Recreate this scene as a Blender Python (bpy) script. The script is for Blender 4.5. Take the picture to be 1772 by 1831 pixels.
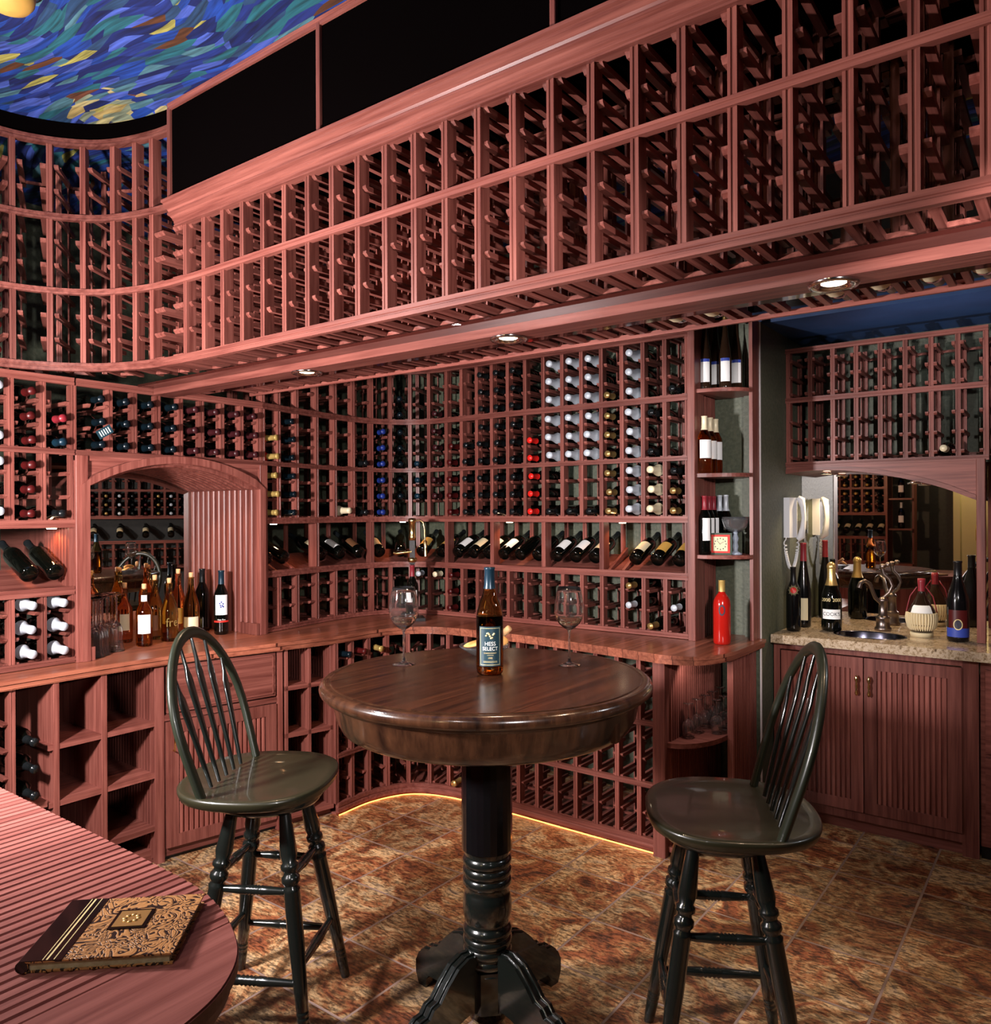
import bpy, math, random
from mathutils import Vector, Matrix
random.seed(7)
for o in list(bpy.data.objects): bpy.data.objects.remove(o)
SC = bpy.context.scene
COL = SC.collection
PI = math.pi
R = math.radians

# ------------------------------------------------------------------ camera
YAW, ROLL, H = R(36.82), R(0.27), 1.56
cam = bpy.data.cameras.new('camera'); camo = bpy.data.objects.new('camera', cam); COL.objects.link(camo)
fwd = Vector((-math.sin(YAW), math.cos(YAW), 0)); right = Vector((math.cos(YAW), math.sin(YAW), 0)); up = Vector((0, 0, 1))
cr, sr = math.cos(ROLL), math.sin(ROLL)
r2 = right * cr - up * sr; u2 = up * cr + right * sr
camo.matrix_world = Matrix(((r2.x, u2.x, -fwd.x, 0), (r2.y, u2.y, -fwd.y, 0), (r2.z, u2.z, -fwd.z, H), (0, 0, 0, 1)))
cam.sensor_fit = 'HORIZONTAL'; cam.sensor_width = 36; cam.lens = 36 * 1400 / 1772.; cam.clip_start = .02
cam.shift_y = 0.0
SC.camera = camo
SC.view_settings.view_transform = 'Standard'; SC.view_settings.look = 'None'
SC.view_settings.gamma = 1; SC.view_settings.exposure = 0.0
w = bpy.data.worlds.new('world'); SC.world = w; w.use_nodes = True
w.node_tree.nodes['Background'].inputs[0].default_value = (.35, .22, .25, 1)
w.node_tree.nodes['Background'].inputs[1].default_value = .006

# ------------------------------------------------------------------ lights
def light(kind, name, loc, target, energy, color=(1, 1, 1), size=.1, angle=60, blend=.5):
    l = bpy.data.lights.new(name, kind); o = bpy.data.objects.new(name, l); COL.objects.link(o)
    l.energy = energy; l.color = color; o.location = loc
    if kind == 'AREA': l.size = size
    elif kind == 'SPOT': l.spot_size = R(angle); l.spot_blend = blend; l.shadow_soft_size = size
    else: l.shadow_soft_size = size
    d = Vector(target) - Vector(loc)
    o.rotation_euler = d.to_track_quat('-Z', 'Y').to_euler()
    return o
PINK = (1, .92, .92); WARM = (1, .62, .34); COOL = (.86, .93, 1)
light('AREA', 'strobe_low', (-2.3, .25, 1.62), (-2.4, 3.6, 1.35), 135, PINK, .16)
light('SPOT', 'strobe_left_wall', (.35, .6, 1.75), (-3.4, 2.4, 1.6), 170, PINK, .04, 60, .5)
light('SPOT', 'corner_shelf_fill', (.45, .7, 1.95), (-1.45, 3.75, 1.45), 190, PINK, .03, 30, .5)  # added fill from the right for the corner shelf bottle labels
light('SPOT', 'strobe_bridge', (-3.1, -.1, 2.7), (-1.2, 1.7, 2.3), 88, PINK, .05, 110, .6)
light('SPOT', 'strobe_bridge_far', (-1.5, -.6, 2.4), (-.2, 1.7, 2.4), 58, PINK, .04, 60, .8)
light('SPOT', 'strobe_upper_left', (-.6, -.9, 2.6), (-3.4, 1.3, 2.6), 62, PINK, .04, 36, .6)
light('SPOT', 'strobe_foil', (-.15, .2, 1.45), (-2.0, 3.66, 2.0), 140, COOL, .02, 15, .4)
light('SPOT', 'ceiling_spot_stool_left', (-3.0, .5, 2.9), (-1.9, 1.8, .7), 50, COOL, .05, 60, .6)
light('SPOT', 'ceiling_spot_stool_right', (.6, 2.9, 2.05), (-.8, 2.1, .6), 30, COOL, .05, 60, .6)
light('SPOT', 'strobe_alcove', (.1, 1.3, 2.0), (-.8, 4.2, 1.75), 75, PINK, .04, 60, .6)
light('SPOT', 'ceiling_spot_bar', (-.6, -.6, 2.9), (-1.3, .6, .9), 42, PINK, .08, 60, .6)
light('SPOT', 'floor_fill', (-1.9, 2.9, 3.1), (-1.55, 2.85, 0), 80, (1, .85, .65), .05, 38, .9)  # added fill, narrowed to brighten the middle of the floor
light('SPOT', 'floor_fill_right', (-.3, 3.1, 3.1), (-.6, 2.9, 0), 26, (1, .88, .75), .05, 70, .8)  # added fill for the right part of the floor
light('SPOT', 'mural_fill', (-1.9, .3, 2.05), (-2.4, 1.1, 3.2), 17, (.9, .95, 1), .1, 130, .7)  # unseen light added to brighten the ceiling mural
light('SPOT', 'alcove_ceiling_fill', (-.5, 3.6, 1.75), (-.5, 4.25, 2.49), 16, (.9, .95, 1), .02, 75, .9)  # unseen fill added so the blue alcove ceiling shows

# ------------------------------------------------------------------ materials
M = {}
def nodes(name):
    m = bpy.data.materials.new(name); m.use_nodes = True; M[name] = m
    nt = m.node_tree; return m, nt, nt.nodes['Principled BSDF']
def mat(name, col, rough=.5, metal=0, spec=.5, trans=0, ior=1.45, emit=0, coat=0):
    m, nt, b = nodes(name)
    b.inputs['Base Color'].default_value = (*col, 1); b.inputs['Roughness'].default_value = rough
    b.inputs['Metallic'].default_value = metal; b.inputs['Specular IOR Level'].default_value = spec
    b.inputs['Transmission Weight'].default_value = trans; b.inputs['IOR'].default_value = ior
    b.inputs['Coat Weight'].default_value = coat; b.inputs['Coat Roughness'].default_value = .05
    if emit: b.inputs['Emission Color'].default_value = (*col, 1); b.inputs['Emission Strength'].default_value = emit
    return m
def ramp(nt, stops):
    r = nt.nodes.new('ShaderNodeValToRGB'); e = r.color_ramp.elements
    while len(e) < len(stops): e.new(.5)
    for i, (p, c) in enumerate(stops): e[i].position = p; e[i].color = (*c, 1)
    return r
def wood(name, axis, dark, lightc, rough=.38, planks=None, plank_w=.1, coat=0, scale=1, coord='Object'):
    m, nt, b = nodes(name); N = nt.nodes.new; L = nt.links.new
    tc = N('ShaderNodeTexCoord'); mp = N('ShaderNodeMapping'); L(tc.outputs[coord], mp.inputs[0])
    s = [55 * scale] * 3; s[axis] = 2.2 * scale; mp.inputs['Scale'].default_value = s
    n = N('ShaderNodeTexNoise'); n.inputs['Scale'].default_value = 1; n.inputs['Detail'].default_value = 4; n.inputs['Roughness'].default_value = .65
    oi = N('ShaderNodeObjectInfo'); ad = N('ShaderNodeVectorMath'); ad.operation = 'ADD'; L(mp.outputs[0], ad.inputs[0])
    ml = N('ShaderNodeMath'); ml.operation = 'MULTIPLY'; ml.inputs[1].default_value = 37; L(oi.outputs['Random'], ml.inputs[0]); L(ml.outputs[0], ad.inputs[1])
    L(ad.outputs[0], n.inputs['Vector'])
    r = ramp(nt, [(.3, dark), (.7, lightc)]); L(n.outputs['Fac'], r.inputs[0])
    hs = N('ShaderNodeHueSaturation'); L(r.outputs[0], hs.inputs['Color'])
    mr = N('ShaderNodeMapRange'); L(oi.outputs['Random'], mr.inputs[0]); mr.inputs[3].default_value = .72; mr.inputs[4].default_value = 1.15
    L(mr.outputs[0], hs.inputs['Value'])
    out = hs.outputs[0]; bumpsrc = n.outputs['Fac']
    if planks is not None:
        sx = N('ShaderNodeSeparateXYZ'); L(tc.outputs['Object'], sx.inputs[0])
        dv = N('ShaderNodeMath'); dv.operation = 'DIVIDE'; dv.inputs[1].default_value = plank_w; L(sx.outputs[planks], dv.inputs[0])
        fl = N('ShaderNodeMath'); fl.operation = 'FLOOR'; L(dv.outputs[0], fl.inputs[0])
        fr = N('ShaderNodeMath'); fr.operation = 'FRACT'; L(dv.outputs[0], fr.inputs[0])
        wn = N('ShaderNodeTexWhiteNoise'); wn.noise_dimensions = '1D'; L(fl.outputs[0], wn.inputs['W'])
        mr2 = N('ShaderNodeMapRange'); L(wn.outputs['Value'], mr2.inputs[0]); mr2.inputs[3].default_value = .75; mr2.inputs[4].default_value = 1.2
        mv = N('ShaderNodeMath'); mv.operation = 'MULTIPLY'; L(mr2.outputs[0], mv.inputs[0]); L(mr.outputs[0], mv.inputs[1])
        L(mv.outputs[0], hs.inputs['Value'])
        gt = N('ShaderNodeMath'); gt.operation = 'LESS_THAN'; gt.inputs[1].default_value = .1 if plank_w < .03 else .03; L(fr.outputs[0], gt.inputs[0])
        mx = N('ShaderNodeMixRGB'); L(gt.outputs[0], mx.inputs[0]); L(hs.outputs[0], mx.inputs[1]); mx.inputs[2].default_value = (dark[0] * .35, dark[1] * .35, dark[2] * .35, 1)
        out = mx.outputs[0]
    L(out, b.inputs['Base Color']); b.inputs['Roughness'].default_value = rough; b.inputs['Specular IOR Level'].default_value = .28 if 'wood_' in name else .45
    bp = N('ShaderNodeBump'); bp.inputs['Strength'].default_value = .12; bp.inputs['Distance'].default_value = .002; L(bumpsrc, bp.inputs['Height']); L(bp.outputs[0], b.inputs['Normal'])
    b.inputs['Coat Weight'].default_value = coat; b.inputs['Coat Roughness'].default_value = .1
    return m
RD, RL = (.115, .028, .021), (.285, .094, .071)
for i, a in enumerate('xyz'): wood('wood_' + a, i, RD, RL)
wood('worktop', 1, (.17, .045, .026), (.42, .14, .08), .3, 0, .085, .1)
wood('worktop_x', 0, (.17, .045, .026), (.42, .14, .08), .3, 1, .085, .1)
wood('bar_top', 1, (.15, .042, .034), (.31, .11, .09), .35)
wood('table_wood', 1, (.006, .003, .002), (.060, .019, .008), .26, 0, .11, .08, scale=.8)
wood('table_rim', 2, (.010, .0045, .003), (.07, .028, .013), .22, coat=.5, scale=.5)
wood('album_page', 1, (.3, .25, .15), (.5, .45, .3), .6)
mat('paint_green', (.005, .007, .006), .22, 0, .6, coat=.6)
mat('seat_green', (.017, .016, .008), .33, 0, .5, coat=.25)
mat('bow_green', (.012, .015, .009), .33, 0, .5, coat=.1)
mat('black', (.006, .006, .007), .35)
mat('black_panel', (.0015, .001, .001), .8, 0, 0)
mat('gloss_brown', (.035, .008, .006), .06, 0, .6)
mat('chrome', (.85, .85, .85), .12, 1)
mat('brass', (.85, .62, .28), .18, 1)
mat('pewter', (.25, .2, .18), .3, 1)
mat('steel', (.11, .11, .15), .2, 1)
mat('mirror', (.86, .84, .8), .01, 1)
mat('glass', (1, 1, 1), 0, 0, .7, .993, 1.5, coat=.3)
mat('pale_wine', (1, .93, .72), 0, 0, .5, 1, 1.33)
mat('crystal', (.95, .97, 1), .03, 0, .7, .96, 1.5, coat=.5)
mat('frosted', (.75, .85, 1), .35, 0, .6, .6, 1.5)
mat('dark_glass', (.0015, .002, .0015), .05, 0, .5, coat=.3)
mat('brown_glass', (.022, .011, .006), .06, 0, .6, coat=.5)
mat('amber_glass', (.80, .34, .06), .0, 0, .5, 1, 1.33)
mat('rose_glass', (.85, .35, .16), .0, 0, .5, 1, 1.33)
mat('gold_glass', (.62, .45, .14), .0, 0, .5, 1, 1.33)
mat('red_lacquer', (.40, .010, .006), .15, 0, .5, coat=.4)
mat('black_lacquer', (.003, .003, .0035), .14, 0, .45, coat=.15)
mat('foil_white', (.60, .66, .72), .35, .15, .6)
mat('foil_gold', (.75, .5, .18), .28, .8)
mat('foil_cream', (.85, .75, .5), .4, .1)
mat('foil_yellow', (.50, .34, .10), .35, .3)
mat('foil_red', (.07, .006, .006), .35)
mat('foil_bright_red', (.85, .02, .015), .3)
mat('foil_pink', (.045, .009, .011), .35)
mat('foil_blue', (.015, .035, .22), .3)
mat('foil_teal', (.003, .008, .012), .25)
mat('foil_dark', (.008, .010, .011), .2)
mat('foil_navy', (.008, .030, .050), .3, .2)
mat('foil_wine', (.25, .02, .03), .35)
mat('cork', (.72, .42, .2), .7)
mat('paper_white', (.85, .86, .84), .6)
mat('paper_cream', (.75, .66, .42), .6)
mat('paper_gold', (.62, .36, .08), .5)
mat('paper_brown', (.16, .07, .03), .5)
mat('paper_black', (.01, .01, .012), .4)
mat('paper_navy', (.012, .04, .055), .4)
mat('print_gold', (.75, .62, .3), .4)
mat('print_white', (.85, .85, .8), .5)
mat('print_dark', (.03, .03, .05), .5)
mat('print_blue', (.03, .06, .35), .5)
mat('print_red', (.7, .03, .02), .4)
mat('phone_white', (.86, .88, .92), .3)
mat('switch_grey', (.06, .06, .055), .4)
mat('wicker', (.72, .60, .36), .7)
mat('candle', (.85, .7, .25), .5)
mat('cream_paint', (.75, .66, .35), .6)
mat('bulb', (1, .82, .55), .5, emit=18)
mat('rope_light', (1, .30, .06), .5, emit=6)
mat('trim_white', (.8, .75, .75), .5)
mat('clock_green', (.05, .08, .055), .3)
mat('bread', (.80, .42, .13), .7)

def noise_mat(name, stops, scale, rough=.6, detail=6, bump=.1, rough2=.6):
    m, nt, b = nodes(name); N = nt.nodes.new; L = nt.links.new
    tc = N('ShaderNodeTexCoord'); n = N('ShaderNodeTexNoise'); L(tc.outputs['Object'], n.inputs['Vector'])
    n.inputs['Scale'].default_value = scale; n.inputs['Detail'].default_value = detail; n.inputs['Roughness'].default_value = rough2
    r = ramp(nt, stops); L(n.outputs['Fac'], r.inputs[0]); L(r.outputs[0], b.inputs['Base Color']); b.inputs['Roughness'].default_value = rough
    bp = N('ShaderNodeBump'); bp.inputs['Strength'].default_value = bump; bp.inputs['Distance'].default_value = .004; L(n.outputs['Fac'], bp.inputs['Height']); L(bp.outputs[0], b.inputs['Normal'])
    return m
noise_mat('wall_green', [(.3, (.055, .068, .042)), (.7, (.105, .115, .075))], 60, .55, 5, .6)
noise_mat('wall_dark', [(.3, (.02, .02, .018)), (.7, (.035, .035, .03))], 30)
noise_mat('ceiling_blue', [(.3, (.012, .040, .12)), (.7, (.02, .06, .17))], 4)
noise_mat('granite', [(.33, (.05, .03, .02)), (.45, (.38, .27, .16)), (.55, (.62, .5, .36)), (.68, (.25, .15, .09))], 60, .12, 8, .02, .75)
def floor_mat():
    m, nt, b = nodes('slate'); N = nt.nodes.new; L = nt.links.new
    tc = N('ShaderNodeTexCoord'); mp = N('ShaderNodeMapping'); L(tc.outputs['Object'], mp.inputs[0]); mp.inputs['Location'].default_value = (.85 + .325 * 20, -2.615 + .325 * 20, 0)
    br = N('ShaderNodeTexBrick'); L(mp.outputs[0], br.inputs['Vector']); br.offset = 0; br.squash = 1
    br.inputs['Scale'].default_value = 1; br.inputs['Brick Width'].default_value = .325; br.inputs['Row Height'].default_value = .325
    br.inputs['Mortar Size'].default_value = .005; br.inputs['Mortar Smooth'].default_value = .3; br.inputs['Bias'].default_value = 0
    br.inputs['Color1'].default_value = (0, 0, 0, 1); br.inputs['Color2'].default_value = (1, 1, 1, 1); br.inputs['Mortar'].default_value = (.5, .5, .5, 1)
    ad = N('ShaderNodeVectorMath'); ad.operation = 'MULTIPLY_ADD'; L(br.outputs['Color'], ad.inputs[0]); ad.inputs[1].default_value = (9, 9, 9); L(tc.outputs['Object'], ad.inputs[2])
    n = N('ShaderNodeTexNoise'); L(ad.outputs[0], n.inputs['Vector']); n.inputs['Scale'].default_value = 5.5; n.inputs['Detail'].default_value = 9; n.inputs['Roughness'].default_value = .72; n.inputs['Distortion'].default_value = 1.2
    r = ramp(nt, [(.33, (.05, .028, .02)), (.43, (.26, .075, .03)), (.5, (.36, .17, .07)), (.57, (.58, .38, .19)), (.68, (.20, .15, .12))]); L(n.outputs['Fac'], r.inputs[0])
    n2 = N('ShaderNodeTexNoise'); mp2 = N('ShaderNodeMapping'); L(ad.outputs[0], mp2.inputs[0]); mp2.inputs['Scale'].default_value = (1, 3, 1); L(mp2.outputs[0], n2.inputs['Vector']); n2.inputs['Scale'].default_value = 30; n2.inputs['Detail'].default_value = 8; n2.inputs['Roughness'].default_value = .8
    r2_ = ramp(nt, [(.44, (.06, .06, .07)), (.55, (1.0, 1.0, 1.0))]); L(n2.outputs['Fac'], r2_.inputs[0])
    mx = N('ShaderNodeMixRGB'); mx.blend_type = 'MULTIPLY'; mx.inputs[0].default_value = .85; L(r.outputs[0], mx.inputs[1]); L(r2_.outputs[0], mx.inputs[2])
    hs = N('ShaderNodeHueSaturation'); L(mx.outputs[0], hs.inputs['Color']); mr = N('ShaderNodeMapRange'); L(br.outputs['Color'], mr.inputs[0]); mr.inputs[3].default_value = .5; mr.inputs[4].default_value = 1.6; L(mr.outputs[0], hs.inputs['Value'])
    mg = N('ShaderNodeMixRGB'); L(br.outputs['Fac'], mg.inputs[0]); L(hs.outputs[0], mg.inputs[1]); mg.inputs[2].default_value = (.26, .18, .15, 1)
    L(mg.outputs[0], b.inputs['Base Color'])
    rr = N('ShaderNodeMapRange'); L(n2.outputs['Fac'], rr.inputs[0]); rr.inputs[3].default_value = .5; rr.inputs[4].default_value = .22; L(rr.outputs[0], b.inputs['Roughness'])
    bp = N('ShaderNodeBump'); bp.inputs['Strength'].default_value = .5; bp.inputs['Distance'].default_value = .006
    sb = N('ShaderNodeMath'); sb.operation = 'SUBTRACT'; L(n2.outputs['Fac'], sb.inputs[0]); L(br.outputs['Fac'], sb.inputs[1]); L(sb.outputs[0], bp.inputs['Height']); L(bp.outputs[0], b.inputs['Normal'])
floor_mat()
def mural_mat():   # loose generic brush strokes in blues, teal and ochre
    m, nt, b = nodes('mural'); N = nt.nodes.new; L = nt.links.new
    tc = N('ShaderNodeTexCoord')
    nw = N('ShaderNodeTexNoise'); L(tc.outputs['Object'], nw.inputs['Vector']); nw.inputs['Scale'].default_value = 1.1; nw.inputs['Detail'].default_value = 1
    wp = N('ShaderNodeVectorMath'); wp.operation = 'MULTIPLY_ADD'; L(nw.outputs['Color'], wp.inputs[0]); wp.inputs[1].default_value = (.5, .5, 0); L(tc.outputs['Object'], wp.inputs[2])
    mp = N('ShaderNodeMapping'); L(wp.outputs[0], mp.inputs[0]); mp.inputs['Rotation'].default_value = (0, 0, R(-40)); mp.inputs['Scale'].default_value = (6.5, 36, 1)
    v = N('ShaderNodeTexVoronoi'); L(mp.outputs[0], v.inputs['Vector']); v.inputs['Scale'].default_value = 1; v.inputs['Randomness'].default_value = 1
    sp = N('ShaderNodeSeparateColor'); L(v.outputs['Color'], sp.inputs[0])
    r = ramp(nt, [(0, (.004, .012, .09)), (.2, (.008, .045, .26)), (.4, (.015, .05, .12)), (.55, (.05, .09, .38)), (.68, (.012, .10, .13)), (.78, (.01, .025, .16)), (.88, (.06, .16, .2)), (.945, (.33, .30, .07)), (.97, (.09, .03, .01))])
    r.color_ramp.interpolation = 'CONSTANT'; L(sp.outputs[0], r.inputs[0])
    # an ochre patch near the corner
    dn = N('ShaderNodeVectorMath'); dn.operation = 'DISTANCE'; L(tc.outputs['Object'], dn.inputs[0]); dn.inputs[1].default_value = (-3.09, 1.62, 3.172)
    pr = N('ShaderNodeMapRange'); L(dn.outputs['Value'], pr.inputs[0]); pr.inputs[1].default_value = .03; pr.inputs[2].default_value = .24; pr.inputs[3].default_value = .75; pr.inputs[4].default_value = 0
    gt = N('ShaderNodeMath'); gt.operation = 'LESS_THAN'; L(sp.outputs[1], gt.inputs[0]); L(pr.outputs[0], gt.inputs[1])
    r3 = ramp(nt, [(0, (.35, .26, .09)), (.4, (.42, .36, .16)), (.7, (.2, .24, .16)), (.9, (.12, .04, .02))]); r3.color_ramp.interpolation = 'CONSTANT'; L(sp.outputs[2], r3.inputs[0])
    mx = N('ShaderNodeMixRGB'); L(gt.outputs[0], mx.inputs[0]); L(r.outputs[0], mx.inputs[1]); L(r3.outputs[0], mx.inputs[2])
    ns = N('ShaderNodeTexNoise'); mp3 = N('ShaderNodeMapping'); L(wp.outputs[0], mp3.inputs[0]); mp3.inputs['Rotation'].default_value = (0, 0, R(-40)); mp3.inputs['Scale'].default_value = (6, 90, 1); L(mp3.outputs[0], ns.inputs['Vector']); ns.inputs['Scale'].default_value = 1; ns.inputs['Detail'].default_value = 3
    mr = N('ShaderNodeMapRange'); L(ns.outputs['Fac'], mr.inputs[0]); mr.inputs[1].default_value = .3; mr.inputs[2].default_value = .7; mr.inputs[3].default_value = .4; mr.inputs[4].default_value = 1.4
    hs = N('ShaderNodeHueSaturation'); L(mx.outputs[0], hs.inputs['Color']); L(mr.outputs[0], hs.inputs['Value'])
    L(hs.outputs[0], b.inputs['Base Color']); b.inputs['Roughness'].default_value = .7
mural_mat()
def album_mat():
    m, nt, b = nodes('album_cover'); N = nt.nodes.new; L = nt.links.new
    tc = N('ShaderNodeTexCoord'); n = N('ShaderNodeTexNoise'); L(tc.outputs['Object'], n.inputs['Vector']); n.inputs['Scale'].default_value = 20; n.inputs['Detail'].default_value = 1.5; n.inputs['Distortion'].default_value = 3.5
    wv = N('ShaderNodeMath'); wv.operation = 'MULTIPLY'; L(n.outputs['Fac'], wv.inputs[0]); wv.inputs[1].default_value = 34
    sn = N('ShaderNodeMath'); sn.operation = 'SINE'; L(wv.outputs[0], sn.inputs[0])
    r = ramp(nt, [(.0, (.42, .20, .07)), (.62, (.46, .22, .08)), (.8, (.012, .006, .004))])
    mr = N('ShaderNodeMapRange'); L(sn.outputs[0], mr.inputs[0]); mr.inputs[1].default_value = -1; L(mr.outputs[0], r.inputs[0]); L(r.outputs[0], b.inputs['Base Color']); b.inputs['Roughness'].default_value = .35
    bp = N('ShaderNodeBump'); bp.inputs['Strength'].default_value = .4; bp.inputs['Distance'].default_value = .002; bp.invert = True; L(mr.outputs[0], bp.inputs['Height']); L(bp.outputs[0], b.inputs['Normal'])
album_mat()

# ------------------------------------------------------------------ mesh helpers
class MB:
    def __init__(s): s.v = []; s.f = []; s.sm = []
    def add(s, vs, fs, smooth=False):
        n = len(s.v); s.v += [tuple(v) for v in vs]; s.f += [tuple(i + n for i in f) for f in fs]; s.sm += [smooth] * len(fs); return s
    def box(s, x0, y0, z0, x1, y1, z1):
        vs = [(x, y, z) for z in (z0, z1) for y in (y0, y1) for x in (x0, x1)]
        return s.add(vs, [(0, 2, 3, 1), (4, 5, 7, 6), (0, 1, 5, 4), (2, 6, 7, 3), (0, 4, 6, 2), (1, 3, 7, 5)])
    def cbox(s, x0, y0, z0, x1, y1, z1, c=.002):       # box with chamfered vertical and horizontal front edges
        return s.prism([(x0 + c, y0), (x1 - c, y0), (x1, y0 + c), (x1, y1), (x0, y1), (x0, y0 + c)], z0, z1)
    def prism(s, poly, z0, z1):
        n = len(poly); vs = [(x, y, z0) for x, y in poly] + [(x, y, z1) for x, y in poly]
        a = sum(poly[i][0] * poly[(i + 1) % n][1] - poly[(i + 1) % n][0] * poly[i][1] for i in range(n))
        fs = [tuple(range(n))[::-1], tuple(range(n, 2 * n))] + [(i, (i + 1) % n, n + (i + 1) % n, n + i) for i in range(n)]
        if a < 0: fs = [f[::-1] for f in fs]
        return s.add(vs, fs)
    def obox(s, mtx, dx, dy, dz):
        vs = [mtx @ Vector((x * dx / 2, y * dy / 2, z * dz / 2)) for z in (-1, 1) for y in (-1, 1) for x in (-1, 1)]
        return s.add(vs, [(0, 2, 3, 1), (4, 5, 7, 6), (0, 1, 5, 4), (2, 6, 7, 3), (0, 4, 6, 2), (1, 3, 7, 5)])
    def tube(s, pts, rad, n=10, caps=True, sq=None):
        pts = [Vector(p) for p in pts]; rs = rad if isinstance(rad, (list, tuple)) else [rad] * len(pts)
        T = [(pts[min(i + 1, len(pts) - 1)] - pts[max(i - 1, 0)]).normalized() for i in range(len(pts))]
        nrm = T[0].orthogonal().normalized()
        if abs(T[0].z) < .9 and sq is None:
            nrm = T[0].cross(Vector((0, 0, 1))).normalized()
        if sq is not None: nrm = (Vector(sq) - T[0] * T[0].dot(Vector(sq))).normalized()
        vs = []
        for i, p in enumerate(pts):
            nrm = (nrm - T[i] * nrm.dot(T[i])).normalized(); b = T[i].cross(nrm)
            for k in range(n):
                a = 2 * PI * k / n; r_ = rs[i]
                if isinstance(r_, tuple): vs.append(p + nrm * math.cos(a) * r_[0] + b * math.sin(a) * r_[1])
                else: vs.append(p + nrm * math.cos(a) * r_ + b * math.sin(a) * r_)
        m_ = len(pts); fs = [(i * n + k, i * n + (k + 1) % n, (i + 1) * n + (k + 1) % n, (i + 1) * n + k) for i in range(m_ - 1) for k in range(n)]
        s.add(vs, fs, True)
        if caps: s.add(vs[:n], [tuple(range(n))[::-1]]); s.add(vs[-n:], [tuple(range(n))])
        return s
    def lathe(s, prof, n=24, mtx=None, a0=0, a1=2 * PI, smooth=True):
        full = abs(a1 - a0 - 2 * PI) < 1e-6; k_ = n if full else n + 1; vs = []
        for r_, z in prof:
            for k in range(k_):
                a = a0 + (a1 - a0) * k / n; v = Vector((r_ * math.cos(a), r_ * math.sin(a), z)); vs.append(mtx @ v if mtx else v)
        fs = []
        for i in range(len(prof) - 1):
            for k in range(n):
                k2 = (k + 1) % k_ if full else k + 1
                fs.append((i * k_ + k, i * k_ + k2, (i + 1) * k_ + k2, (i + 1) * k_ + k))
        return s.add(vs, fs, smooth)
    def sweep(s, frames, prof, closed=True):    # frames: list of (point, a, b) ; prof: list of (u, v)
        n = len(prof); vs = [p + a * u + b * v for p, a, b in frames for u, v in prof]; fs = []
        for i in range(len(frames) - 1):
            for k in range(n if closed else n - 1): fs.append((i * n + k, i * n + (k + 1) % n, (i + 1) * n + (k + 1) % n, (i + 1) * n + k))
        s.add(vs, fs)
        if closed: s.add(vs[:n], [tuple(range(n))[::-1]]); s.add(vs[-n:], [tuple(range(n))])
        return s
    def sphere(s, c, r_, n=12, sc=(1, 1, 1)):
        c = Vector(c); pr = []
        vs = []
        for i in range(n // 2 + 1):
            th = PI * i / (n // 2)
            for k in range(n): a = 2 * PI * k / n; vs.append((c.x + r_ * sc[0] * math.sin(th) * math.cos(a), c.y + r_ * sc[1] * math.sin(th) * math.sin(a), c.z + r_ * sc[2] * math.cos(th)))
        fs = [(i * n + k, (i + 1) * n + k, (i + 1) * n + (k + 1) % n, i * n + (k + 1) % n) for i in range(n // 2) for k in range(n)]
        return s.add(vs, fs, True)
    def mesh(s, name, m):
        me = bpy.data.meshes.new(name); me.from_pydata(s.v, [], s.f); me.materials.append(M[m] if isinstance(m, str) else m)
        me.polygons.foreach_set('use_smooth', s.sm); me.update(); return me
    def build(s, name, m, parent=None, loc=None, fix=False):
        me = s.mesh(name, m)
        if fix:
            import bmesh
            b = bmesh.new(); b.from_mesh(me); bmesh.ops.recalc_face_normals(b, faces=b.faces); b.to_mesh(me); b.free()
        return place(name, me, parent, loc)
def place(name, me, parent=None, loc=None, mtx=None):
    o = bpy.data.objects.new(name, me); COL.objects.link(o)
    if parent is not None: o.parent = parent
    if mtx is not None: o.matrix_local = mtx
    elif loc is not None: o.location = loc
    return o
def thing(name, label, cat, loc=(0, 0, 0), rz=0, group=None):
    o = bpy.data.objects.new(name, None); COL.objects.link(o); o.location = loc; o.rotation_euler = (0, 0, rz); o.empty_display_size = .05
    return tag(o, label, cat, group)
def tag(o, label, cat, group=None):
    o['label'] = label; o['category'] = cat
    if group: o['group'] = group
    return o
def struct(o): o['kind'] = 'structure'; return o
def kids(o): return [c for c in bpy.data.objects if c.parent == o]
def copy_tree(o, parent=None, tree=None):
    c = o.copy(); COL.objects.link(c); c.parent = parent
    for ch in kids(o): copy_tree(ch, c)
    return c
def cat_path(P, n=16):
    P = [Vector((*p, 0)) for p in P]; Q = [2 * P[0] - P[1]] + P + [2 * P[-1] - P[-2]]; out = []
    for i in range(1, len(Q) - 2):
        a, b, c, d = Q[i - 1:i + 3]
        for k in range(n):
            t = k / n; out.append(.5 * ((2 * b) + (c - a) * t + (2 * a - 5 * b + 4 * c - d) * t * t + (-a + 3 * b - 3 * c + d) * t ** 3))
    out.append(P[-1]); return out
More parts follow.
